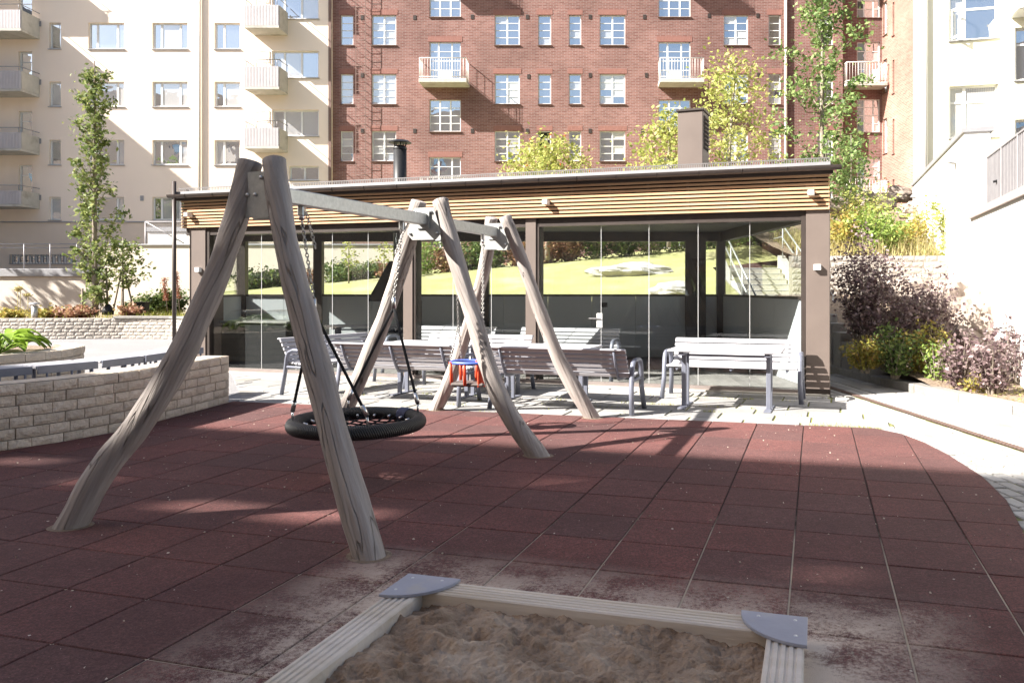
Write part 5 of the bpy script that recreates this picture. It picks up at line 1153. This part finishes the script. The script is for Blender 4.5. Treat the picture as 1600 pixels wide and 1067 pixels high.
# ------------------------------------------------------------------ buildings
class Plane:
    """vertical wall plane: s runs along D, outward normal towards the viewer"""
    def __init__(s, O, D): s.O = Vector((O[0],O[1],0)); s.D = Vector((D[0],D[1],0)).normalized(); s.N = Vector((s.D.y,-s.D.x,0))
    def p(s, a, d, z): return s.O+s.D*a+s.N*d+Vector((0,0,z))
    def hit(s, px, py):
        k = (px-CX)/FPX; a = (k*s.O.y-s.O.x)/(s.D.x-k*s.D.y); y = s.O.y+s.D.y*a; return a, EYE-(py-HZ)*y/FPX
    def rect(s, x0, x1, y0, y1):
        a, zt = s.hit(x0,y0); b, _ = s.hit(x1,y0); _, zb = s.hit((x0+x1)/2,y1); _, zt = s.hit((x0+x1)/2,y0); return (a,b,zb,zt)
    def box(s, m, a, b, d0, d1, z0, z1, c=0):
        Mx = Matrix(((s.D.x,s.N.x,0,s.O.x),(s.D.y,s.N.y,0,s.O.y),(0,0,1,0),(0,0,0,1)))
        lo = (min(a,b),min(d0,d1),z0); hi = (max(a,b),max(d0,d1),z1)
        # local frame (D,N,Z) is left handed when N points to the viewer: flip faces afterwards
        n = len(m.f)
        if c: m.cbox(lo,hi,c,Mx)
        else: m.box(lo,hi,Mx)
        for i in range(n,len(m.f)): m.f[i] = m.f[i][::-1]
        return m
    def wall(s, s0, s1, z0, z1, holes, mt, parent, depth=.14, name="wall"):
        xs = sorted({s0,s1,*[h[0] for h in holes],*[h[1] for h in holes]}); zs = sorted({z0,z1,*[h[2] for h in holes],*[h[3] for h in holes]})
        xs = [x for x in xs if s0 <= x <= s1]; zs = [z for z in zs if z0 <= z <= z1]; m = MB()
        for i in range(len(xs)-1):
            for j in range(len(zs)-1):
                cx_, cz = (xs[i]+xs[i+1])/2, (zs[j]+zs[j+1])/2
                if any(h[0] < cx_ < h[1] and h[2] < cz < h[3] for h in holes): continue
                m.add([s.p(xs[i],0,zs[j]),s.p(xs[i+1],0,zs[j]),s.p(xs[i+1],0,zs[j+1]),s.p(xs[i],0,zs[j+1])],[(0,1,2,3)])
        for (a,b,c,d) in holes:
            q = [(a,c),(b,c),(b,d),(a,d)]
            for k in range(4):
                (x0,z0_),(x1,z1_) = q[k],q[(k+1)%4]; m.add([s.p(x0,0,z0_),s.p(x0,-depth-.12,z0_),s.p(x1,-depth-.12,z1_),s.p(x1,0,z1_)],[(0,1,2,3)])
        return m.build(name, mt, parent, True)
    def window(s, parent, r, cols, rows, depth=.12, fw=.055, mw=.075, bw=.032, panes=("pdark",), door=None, name="window", sill=True, sillm="sill", frm="frame"):
        """cols: sash widths; rows: number of glazing rows, or list of row heights (from the top) shared by all sashes"""
        a,b,c,d = r; m = MB(); tot = sum(cols); f0, f1 = -depth-.05, -depth
        for (x0,x1,z0,z1) in ((a,b,d-fw,d),(a,b,c,c+fw),(a,a+fw,c+fw,d-fw),(b-fw,b,c+fw,d-fw)): s.box(m,x0+.001,x1-.001,f0,f1,z0+.001,z1-.001)
        W = (b-a-2*fw-mw*(len(cols)-1)); x = a+fw; rl_ = rows if isinstance(rows,(list,tuple)) else [1]*rows; cells = []
        H = (d-c-2*fw-bw*(len(rl_)-1)); rt = sum(rl_)
        for i,cw_ in enumerate(cols):
            w_ = W*cw_/tot
            if i: s.box(m,x-mw,x,f0,f1,c+fw,d-fw)
            z = d-fw
            for j,rh in enumerate(rl_):
                h = H*rh/rt
                if j: s.box(m,x,x+w_,f0+.01,f1-.006,z,z+bw)
                isdoor = door is not None and i == door and j == len(rl_)-1
                cells.append((x,x+w_,z-h,z,isdoor)); z -= h+bw
            x += w_+mw
        fr = m.build(name, M[frm], parent, True)
        for (x0,x1,z0,z1,dr) in cells:
            if dr: m = MB(); s.box(m,x0+.001,x1-.001,f0+.005,f1-.012,z0,z1); m.build("door_panel", M[frm], fr, True); continue
            m = MB(); m.add([s.p(x0,f0+.02,z0),s.p(x1,f0+.02,z0),s.p(x1,f0+.02,z1),s.p(x0,f0+.02,z1)],[(0,1,2,3)]); m.build("pane", M[random.choice(panes)], fr, True)
        if sill: m = MB(); s.box(m,a-.04,b+.04,-depth+.002,.06,c-.035,c-.004); m.build("sill", M[sillm], fr, True)
        return fr
def railing_balcony(pl, parent, a, b, dep, z, rail_h, slab=.14, barstep=.135, solid=False, name="balcony"):
    """balcony with concrete slab and steel railing"""
    m = MB(); pl.box(m,a,b,.002,dep,z-slab,z,.015); bal = m.build(name, M["concrete"], parent, True)
    m = MB(); r = .018
    def seg(p,q,rr=r): m.tube([p,q],rr,6)
    for zz in (rail_h,):
        seg(pl.p(a+.03,dep-.03,z+zz),pl.p(b-.03,dep-.03,z+zz),.024); seg(pl.p(a+.03,.02,z+zz),pl.p(a+.03,dep-.03,z+zz),.024); seg(pl.p(b-.03,.02,z+zz),pl.p(b-.03,dep-.03,z+zz),.024)
    seg(pl.p(a+.03,dep-.03,z+.08),pl.p(b-.03,dep-.03,z+.08)); seg(pl.p(a+.03,.02,z+.08),pl.p(a+.03,dep-.03,z+.08)); seg(pl.p(b-.03,.02,z+.08),pl.p(b-.03,dep-.03,z+.08))
    k = int((b-a)/barstep)
    for i in range(k+1): x = a+.03+(b-a-.06)*i/k; m.tube([pl.p(x,dep-.03,z-.02),pl.p(x,dep-.03,z+rail_h)], .008 if i%4 else .015, 4)
    k = int(dep/barstep)
    for x in (a+.03,b-.03):
        for i in range(1,k): y = dep*i/k; m.tube([pl.p(x,y,z+.0),pl.p(x,y,z+rail_h)], .008, 4)
    m.build("railing", M["metalw"], bal, True); return bal

# ---- cream apartment building (left)
YB = 39.0; yl = thing("cream_apartment_building", "cream plastered apartment block with balconies at the left", "building", (-22,YB,2))
py_ = Plane((0,YB),(1,0)); holes = []; wins = []
rowsY = [(-57,-16),(36,77),(128,167),(219,258),(308,344)]
for i,(t,b) in enumerate(rowsY):
    lower = i >= 3
    for (x0,x1,cols) in ((77,95,[1]),(138,194,[.3,1,.3]),(238,293,[.35,1,.35]),(335,375,[.45,1])):
        r = py_.rect(x0,x1,t,b); holes.append(r); wins.append((r,cols,1,("pcurt","pdark") if i < 3 else ("pdark","pdark","pcurt"),None))
    if i == 4: r = py_.rect(452,498,t-48,t-20) if False else py_.rect(452,498,260,282); holes.append(r); wins.append((r,[1,1],1,("pdark",),None))
for (t,b) in ((-110,-65),(-13,30),(80,122),(172,213)):
    r = py_.rect(425,498,t,b); holes.append(r); wins.append((r,[.62,1,1],1,("pdark","pdark","pcurt"),None))
for (t,b) in ((-12,38),(81,126),(174,218),(258,303)):
    r = py_.rect(29,50,t,b); holes.append(r); wins.append((r,[1],[.5,1],("pdark",),None))
for (a,b) in ((16,118),(175,200),(212,224)): r = py_.rect(a,b,398,412); holes.append(r); wins.append((r,[1]*max(1,int((b-a)/9)),1,("pdark",),None))
xe = xat(518,YB); py_.wall(-34,xe,zat(347,YB),21,[h for h in holes if h[2] > zat(347,YB)-.1],M["yellow"],yl)
py_.wall(-34,xe,0,zat(347,YB),[h for h in holes if h[3] < zat(347,YB)],M["tan"],yl,name="plinth_wall")  # shade below the band is put into the plaster colour
m = MB(); py_.box(m,-34,xe,.002,.05,zat(347,YB)-.03,zat(347,YB)+.03); m.build("string_course", M["sill"], yl, True)
for (r,cols,rows,pn,door) in wins: py_.window(yl,r,cols,rows,panes=pn,mw=.09,fw=.07)
m = MB(); py_.box(m,-34,xe,-12,-.3,20.9,21.2); m.build("roof", M["roofm"], yl, True)
m = MB(); m.add([(xe,YB,0),(xe,YB+.25,0),(xe,YB+.25,21),(xe,YB,21)],[(0,1,2,3)]); m.build("corner_return", M["yellow"], yl, True)
m = MB(); m.tube([py_.p(xat(313,YB),.09,4),py_.p(xat(313,YB),.09,21)], .065, 10); m.build("downpipe", M["pipe"], yl, True)
m = MB(); py_.box(m,xe-.13,xe-.0,.004,.08,4,21); m.build("corner_downpipe", M["ladder"], yl, True)
for (px,py) in ((62,38),(62,129),(62,221),(62,309),(222,310)): m = MB(); py_.box(m,xat(px-2.5,YB),xat(px+2.5,YB),.002,.03,zat(py+4,YB),zat(py-4,YB)); m.build("wall_vent", M["sill"], yl, True)
def parapet_balcony(x0, x1, yb, yt, dep, rail_y, corr=True, side=True):
    a, b = xat(x0,YB), xat(x1,YB); z0, z1 = zat(yb,YB), zat(yt,YB)
    m = MB(); py_.box(m,a,b,.002,dep,z0,z0+.12,.01); bal = m.build("balcony", M["concrete"], yl, True)
    m = MB(); k = int((b-a-.04)/.07)
    for i in range(k): x = a+.02+(b-a-.04)*i/k; py_.box(m,x,x+.045,dep-.03,dep-.002,z0+.125,z1); 
    py_.box(m,a+.02,b-.02,dep-.055,dep-.031,z0+.125,z1-.01); m.build("front_panel", M["corr"], bal, True)
    for x in (a,b-.04): m = MB(); py_.box(m,x+.002,x+.038,.01,dep-.06,z0+.125,z1-.12 if not corr else z1); m.build("side_panel", M["concrete"] if corr else M["concrete"], bal, True)
    m = MB(); zr = zat(rail_y,YB)
    for p,q in ((py_.p(a-.08,dep+.02,zr),py_.p(b+.04,dep+.02,zr)),(py_.p(a-.0,.02,zr),py_.p(a-.0,dep+.02,zr)),(py_.p(b,.02,zr),py_.p(b,dep+.02,zr))): m.tube([p,q], .02, 6)
    for x in np.linspace(a+.1,b-.1,4): m.tube([py_.p(x,dep-.02,z1-.02),py_.p(x,dep+.02,zr)], .014, 5)
    m.build("hand_rail", M["railing"], bal, True)
    # folding clothes rack on the wall
    m = MB(); xx = a+.30; zc = z1+.75
    if x1 > 300:
        P = [py_.p(xx-.5,.55,zc),py_.p(xx+.3,.55,zc+.12),py_.p(xx+.45,.02,zc+.3),py_.p(xx+.45,.02,zc-.3),py_.p(xx+.1,.5,zc-.35)]
        for i,j in ((0,1),(1,2),(2,3),(3,4),(0,4),(1,3)): m.tube([P[i],P[j]], .012, 4)
        m.build("drying_rack", M["railing"], bal, True)
for k in range(-1,3): parapet_balcony(397,450,56+k*93-(3 if k == 2 else 0),21+k*93,1.13,11+k*93)
for (yb,yt,ry) in ((66-93,30-93,20-93),(66,30,22),(157,122,116),(247,215,208),(331,303,295)): parapet_balcony(-60,62,yb-4,yt,1.3,ry)
# basement window grille
gr = MB(); r = py_.rect(16,118,398,412)
x = r[0]
while x < r[1]: gr.tube([py_.p(x,.03,r[2]),py_.p(x,.03,r[3])], .015, 4); x += .14
gr.build("basement_grille", M["railing"], yl, True)
# wing of the cream building outside the picture, shading its facade
wg = thing("cream_wing", "projecting wing of the cream apartment block beyond the left edge", "building", (-38,34,0))
m = MB(); m.box((-46,29.5,0),(-34.2,38.9,18.2)); m.build("wall", M["yellow"], wg, True); m = MB(); m.box((-46.2,29.3,18.2),(-34.0,38.95,18.5)); m.build("roof", M["roofm"], wg, True)

# ---- red brick apartment building
YR = 39.18; rb = thing("red_brick_building", "red brick apartment block with white windows across the background", "building", (0,YR,2)); pr = Plane((0,YR),(1,0)); H_ = []; W_ = []; ARCH = []
R3 = [(-67,-19),(24,71),(116,163),(205,252),(296,343)]
for ri,(t,b) in enumerate(R3):
    pn = (("pdark","pdark","pdark","pcurt") if ri < 3 else ("pdark","pdark","pcurt"))
    for (x0,x1,cols,rw_) in ((532,552,[1],4),(581,619,[1,1],4),(773,812,[1,1],4),(841,861,[1],4),(889,908,[1],4),(937,977,[1,1],4),(1131,1169,[1,1],4),(1201,1220,[1],4),(1277,1302,[1],4)):
        r = pr.rect(x0,x1,t,b); H_.append(r); p_ = pn
        if (x0,ri) in ((773,2),(937,2),(937,3),(1131,1),(1131,2)): p_ = ("pblind","pdark")
        if x0 in (532,581) and ri == 2: p_ = ("pcurt",)
        if (x0,ri) == (841,3): p_ = ("hole",)
        W_.append((r,cols,rw_,p_,None)); ARCH.append(r)
for (x0,x1) in ((671,720),(1029,1079)):
    for ri,(t,b) in enumerate(((-25,27),(156,206),(338,388))): r = pr.rect(x0,x1,t,b); H_.append(r); W_.append((r,[1,1.05,1],[.95,1,1,1],("pdark",),None))
    for (t,b) in ((-116,-51),(66,131),(246,311)): r = pr.rect(x0,x1,t,b); H_.append(r); W_.append((r,[.75,1.25,.75],[.55,.6,.6,.85],("pdark","pdark","pdark"),1)); ARCH.append(r)
xr0, xr1 = xat(518,YR), xat(1317,YR)
pr.wall(xr0-.0,xr1,0,21,H_,M["brick"],rb,depth=.10)
for (r,cols,rows,pn,door) in W_: pr.window(rb,r,cols,rows,depth=.08,fw=.05,mw=.07,bw=.03,panes=pn,door=door,sillm="ladder")
for r in ARCH: m = MB(); pr.box(m,r[0]-.08,r[1]+.08,.001,.012,r[3]+.01,r[3]+.27); m.build("soldier_course", M["soldier"], rb, True)
for (x0,x1) in ((648,735),(1015,1097)):
    for k in (-1,0,1): railing_balcony(pr, rb, xat(x0+13,YR), xat(x1-1,YR), 1.02, zat(131+k*182,YR), .98, .2)
for (px,py) in ((648,28),(738,27),(824,27),(922,27),(1007,27),(738,205),(648,205),(824,205),(922,205),(1004,205),(826,120),(922,118),(566,28),(566,118),(566,205),(1010,118),(1108,25),(1184,25),(1185,118),(1311,25)): m = MB(); pr.box(m,xat(px-2.3,YR),xat(px+2.3,YR),.001,.02,zat(py+3.4,YR),zat(py-3.4,YR)); m.build("wall_vent", M["dark"], rb, True)
m = MB(); m.tube([pr.p(xat(1227,YR),.1,3),pr.p(xat(1227,YR),.1,21)], .07, 10); m.build("downpipe", M["pipe"], rb, True)
m = MB(); pr.box(m,xr0,xr1+.0,-12,-.4,20.9,21.3); m.build("roof", M["roofm"], rb, True)
# recess with balconies and the oblique wing
YQ = YR+.55; pq = Plane((0,YQ),(1,0)); H2 = []; W2 = []; xq0, xq1 = xat(1317,YR), xat(1378,YQ)
for (t,b) in ((-25,28),(155,207),(337,388)): r = pq.rect(1339,1375,t,b); H2.append(r); W2.append((r,[.8,1.1,.6],[.9,1,1,1],("pdark","pcurt"),None))
for (t,b) in ((-116,-51),(66,130),(246,311)): r = pq.rect(1339,1375,t,b); H2.append(r); W2.append((r,[.8,1.3],[.55,.6,.6,.85],("pdark","pcurt"),1))
pq.wall(xq0,xq1,0,21,H2,M["brick"],rb,depth=.10,name="recess_wall")
for (r,cols,rows,pn,door) in W2: pq.window(rb,r,cols,rows,depth=.08,fw=.05,mw=.06,bw=.03,panes=pn,door=door,sillm="ladder")
m = MB(); m.add([(xq0,YR,0),(xq0,YQ,0),(xq0,YQ,21),(xq0,YR,21)],[(0,1,2,3)]); m.build("recess_side", M["brick"], rb, True)
for k in (-1,0,1): railing_balcony(pq, rb, xq0+.08, xq1-.03, .85, zat(131+k*182,YR), .98, .17)
px_ = Plane((xq1,YQ),(xat(1427,36.6)-xq1,36.6-YQ)); Lw = math.hypot(xat(1427,36.6)-xq1,36.6-YQ); H3 = []; W3 = []
for (t,b) in ((-65,-17),(5,57),(95,147),(187,241),(281,330)):
    for (x0,x1) in ((1380,1386),(1394.5,1397.5)):
        a,zt = px_.hit(x0,t); bb,_ = px_.hit(x1,t); _,zb = px_.hit(x0,b); H3.append((a,bb,zb,zt)); W3.append((a,bb,zb,zt))
px_.wall(0,Lw,0,21,H3,M["brick2"],rb,depth=.12,name="oblique_wall")
for r in W3: px_.window(rb,r,[1],4,depth=.1,fw=.05,bw=.03,panes=("pdark","pcurt"),sillm="ladder")
e = px_.p(Lw,0,0); m = MB(); m.add([(e.x,e.y,0),(e.x+6,e.y-.5,0),(e.x+6,e.y-.5,21),(e.x,e.y,21)],[(0,1,2,3)]); m.build("end_wall", M["brick2"], rb, True)
# ladder fixed to the brick wall
ld = thing("wall_ladder", "thin rusty fire ladder fixed to the brick wall near the cream block", "ladder", (xat(564,YR),YR-.2,4)); la, lb_ = xat(556,YR-.27), xat(571,YR-.27); m = MB()
for x in (la,lb_): m.bar((x,YR-.27,5.2),(x,YR-.27,21),.035,.012)
m.build("side_rails", M["ladder"], ld, True); z = 5.4
while z < 17.5:
    m = MB(); m.tube([(la,YR-.27,z),(lb_,YR-.27,z)], .012, 4)
    for x in (la,lb_): m.tube([(x,YR-.27,z),(x,YR-.0,z)], .010, 4)
    m.build("rung", M["ladder"], ld, True); z += .41

# ---- pale building on the right
O_ = at(1520,100,26.4); pw = Plane((O_.x,O_.y),(math.cos(math.radians(13.7)),-math.sin(math.radians(13.7)))); wb = thing("pale_green_building", "pale greenish white apartment block at the right edge", "building", (O_.x,O_.y,3)); s0 = pw.hit(1427,100)[0]; s1 = 9.0; H4 = []; W4 = []
for (t,b) in ((-156,-84),(-10,62),(133,215)):
    r = pw.rect(1483,1560,t,b); H4.append(r); W4.append((r,[.55,1.35],[.5,1.25],("pdark","pcurt") if b < 100 else ("pblind","pblind","pcurt"),None))
pw.wall(s0,pw.hit(1572,100)[0],0,20,H4,M["cream"],wb,depth=.16)
for (r,cols,rows,pn,door) in W4: pw.window(wb,r,cols,rows,depth=.13,fw=.07,mw=.1,bw=.07,panes=pn)
r = W4[1][0]; m = MB(); m.add([pw.p(r[0]+.08,-.08,r[2]+.08),pw.p(r[0]+.32,.28,r[2]+.08),pw.p(r[0]+.32,.28,r[2]+1.05),pw.p(r[0]+.08,-.08,r[2]+1.05)],[(0,1,2,3)]); 
m = MB(); A = [pw.p(r[0]+.07,-.09,0),pw.p(r[0]+.30,.30,0)]
for (t0,t1,z0,z1) in ((0,1,r[2]+.06,r[2]+.13),(0,1,r[2]+.98,r[2]+1.05),(0,.14,r[2]+.13,r[2]+.98),(.86,1,r[2]+.13,r[2]+.98)):
    p, q = A[0].lerp(A[1],t0), A[0].lerp(A[1],t1); m.bar(p+Vector((0,0,(z0+z1)/2)),q+Vector((0,0,(z0+z1)/2)),.04,z1-z0)
m.build("open_casement", M["frame"], wb, True)
a_, _ = pw.hit(1445,100); m = MB(); m.tube([pw.p(a_,.1,3.5),pw.p(a_,.1,20)], .075, 10); m.build("downpipe", M["frame"], wb, True)
sB = pw.hit(1572,100)[0]; pb = Plane((pw.p(sB,.0,0).x,pw.p(sB,0,0).y),pw.D); pbf = Plane((pw.p(sB,.7,0).x,pw.p(sB,.7,0).y),pw.D); H5 = []; W5 = []
for (t,b) in ((-110,-22),(42,125),(186,268)): r = pbf.rect(1586,1640,t,b); H5.append(r); W5.append(r)
pbf.wall(0,6,0,20,H5,M["cream"],wb,depth=.16,name="bay_wall")
m = MB(); m.add([pw.p(sB,0,0),pw.p(sB,.7,0),pw.p(sB,.7,20),pw.p(sB,0,20)],[(0,1,2,3)]); m.build("bay_side", M["cream"], wb, True)
for r in W5: pbf.window(wb,r,[1,1],[.4,1],depth=.12,fw=.07,mw=.09,bw=.06,panes=("pdark",))
r = pbf.rect(1578,1680,-6,26); m = MB(); pbf.box(m,r[0],r[1],.002,.95,r[2],r[3],.03); ob = m.build("balcony", M["white"], wb, True); m = MB(); pbf.box(m,r[0]-.03,r[1],.96,.99,r[3]-.05,r[3]+.02); m.build("balcony_rim", M["sill"], ob, True)
m = MB(); pw.box(m,s0,7,-10,-.3,19.9,20.3); m.build("roof", M["roofm"], wb, True)
# coping wall running away from the camera, then the terrace with railing
c0 = at(1507,200,17.0); pc = thing("white_stair_wall", "tall white wall with grey coping running to the pale building", "wall", (c0.x,c0.y,0)); cd = VV.copy(); nrm = UU.copy(); zt = c0.z
c1 = c0+cd*9.4; m = MB(); m.prism([Vector((c0.x,c0.y)),Vector((c1.x,c1.y)),Vector((c1.x+nrm.x*.5,c1.y+nrm.y*.5)),Vector((c0.x+nrm.x*.5,c0.y+nrm.y*.5))], 0, zt-.1); m.build("wall_face", M["white"], pc, True)
k0 = c0-cd*.04-nrm*.05; k1 = c1-nrm*.05; m = MB(); m.prism([Vector((k0.x,k0.y)),Vector((k1.x,k1.y)),Vector((k1.x+nrm.x*.62,k1.y+nrm.y*.62)),Vector((k0.x+nrm.x*.62,k0.y+nrm.y*.62))], zt-.098, zt); m.build("coping", M["sill"], pc, True)
for i,(px,py) in enumerate(((1494,252),(1432,307))):
    k = (px-CX)/FPX; t = (k*c0.y-c0.x)/(cd.x-k*cd.y); q = c0+cd*t; z = zat(py,q.y)
    o = thing("wall_light", ("grey hooded wall light near the front of the tall white wall","small hooded wall light at the far end of the tall white wall")[i], "lamp", (q.x,q.y,z), -ANG)
    m = MB(); m.add([(0,-.09,.12),(0,.09,.12),(0,.09,-.06),(0,-.09,-.06),(-.20,-.08,-.02),(-.20,.08,-.02),(-.10,.08,.10),(-.10,-.08,.10)],[(0,1,6,7),(7,6,5,4),(1,2,5,6),(0,7,4,3),(3,4,5,2),(0,3,2,1)]); m.build("hood", M["sill"], o); m = MB(); m.cbox((-.12,-.05,-.075),(-.01,.05,-.06), .004); m.build("lens", M["frame"], o)
w0 = at(1517,333,15.0); tw = thing("white_terrace_wall", "large sunlit white terrace wall at the right edge", "wall", (w0.x,w0.y,0)); zl = w0.z
wA = w0+cd*2.6; wB = w0-cd*9; m = MB(); m.prism([Vector((wB.x,wB.y)),Vector((wA.x,wA.y)),Vector((wA.x+nrm.x*6,wA.y+nrm.y*6)),Vector((wB.x+nrm.x*6,wB.y+nrm.y*6))], -.1, zl-.12); m.build("wall_face", M["white"], tw, True)
m = MB(); a = wA-nrm*.06; b = wB-nrm*.06; m.prism([Vector((b.x,b.y)),Vector((w0.x-nrm.x*.06,w0.y-nrm.y*.06)),Vector((w0.x+nrm.x*6,w0.y+nrm.y*6)),Vector((b.x+nrm.x*6,b.y+nrm.y*6))], zl-.118, zl); m.build("ledge", mat("taupe_ledge", (.34,.28,.26), (.4,.34,.31), 3, .6), tw, True)
tr = thing("terrace_fence", "grey vertical bar railing on the white terrace wall", "railing", (w0.x,w0.y,zl)); ra = w0-cd*.25+nrm*.25; rb_ = w0-cd*8.5+nrm*.25; L_ = (rb_-ra).length
for zz in (.06,1.0): m = MB(); m.bar(ra+Vector((0,0,zl-ra.z+zz)),rb_+Vector((0,0,zl-rb_.z+zz)),.05,.03); m.build("rail", M["railing"], tr, True)
i = 0.0
while i < L_:
    q = ra.lerp(rb_,i/L_); big = int(round(i/.105)) % 11 == 0; m = MB(); m.bar(Vector((q.x,q.y,zl)),Vector((q.x,q.y,zl+1.02)),.05 if big else .022,.05 if big else .022); m.build("post" if big else "baluster", M["railing"], tr, True); i += .105
q = ra-cd*.9+nrm*.5; m = MB(); m.tube([q+Vector((-.5,.3,.45+zl-q.z)),q+Vector((-.2,.1,.55+zl-q.z)),q+Vector((.3,-.3,.75+zl-q.z)),q+Vector((.3,-.3,.3+zl-q.z))], .022, 6); m.build("stair_handrail", M["blackpl"], tr, True)

# ---- the block behind the camera whose shadow lies over the playground
SH = 20.0; sh_ = Vector((SUN.x,SUN.y,0))*(SH/-SUN.z)
b0 = Vector((-1.87,7.99,0))-sh_; dd = Vector((.9624,-.2718,0)).normalized(); back = Vector((dd.y,-dd.x,0))
if back.y > 0: back = -back
kb = thing("courtyard_block", "tall plastered apartment block behind the viewpoint shading the playground", "building", (b0.x,b0.y,0)); pk = Plane((b0.x,b0.y),-dd); A0, A1 = -46, 30
H6 = [(s-.7,s+.7,z,z+1.5) for s in np.arange(A0+3,A1-2,4.0) for z in np.arange(1.2,18,3.1)]
BH = 15.4
pk.wall(A0,A1,-.1,BH,[h for h in H6 if h[3] < BH],M["tan"],kb,depth=.12); H6 = [h for h in H6 if h[3] < BH]
# added unseen roof screen, its openings shaped to throw sun patches on the court
OPN = []
for (gx_,gy_,ln,wd) in ((-1.75,5.36,.75,.40),(-2.55,5.55,.85,.26),(-1.72,6.42,.55,.24),(-4.9,7.0,.7,.24),(-3.9,6.3,.45,.2),(1.3,4.25,.5,.16),(-.2,6.2,.6,.16)):
    q = Vector((gx_,gy_,0)); tt = (q-Vector((b0.x,b0.y,0))).dot(-back)/Vector((SUN.x,SUN.y,0)).dot(-back); hp = q-SUN*tt
    sc_ = (hp-Vector((b0.x,b0.y,0))).dot(pk.D); OPN.append((sc_-ln/2,sc_+ln/2,hp.z-wd*.65,hp.z+wd*.65))
pk.wall(A0,A1,BH+.02,SH,OPN,M["tan"],kb,depth=0,name="sun_patch_screen")
wn = MB()
for r in H6: m = MB(); m.add([pk.p(r[0],-.12,r[2]),pk.p(r[1],-.12,r[2]),pk.p(r[1],-.12,r[3]),pk.p(r[0],-.12,r[3])],[(0,1,2,3)]); m.build("window", M["pdark"], kb, True)
m = MB(); pk.box(m,A0,A1,-12,-.26,-.1,BH-.02); m.build("body", M["tan"], kb, True); m = MB(); pk.box(m,A0-.1,A1+.1,-12.1,.0,BH,BH+.015); m.build("roof", M["roofm"], kb, True)

# tiny repeated pieces that stay joined
SMALL = {"screw_heads","bolts","net_ferrules","rope_net","chain","frame_bolts","snow_guard","fascia_battens","basement_grille","wire_mesh","berry_clusters","drain_grate","whipping","side_rails","stems","plume","seed_head"}
for o in COL.objects:
    if o.parent and o.name.split('.')[0] in SMALL: o["kind"] = "stuff"
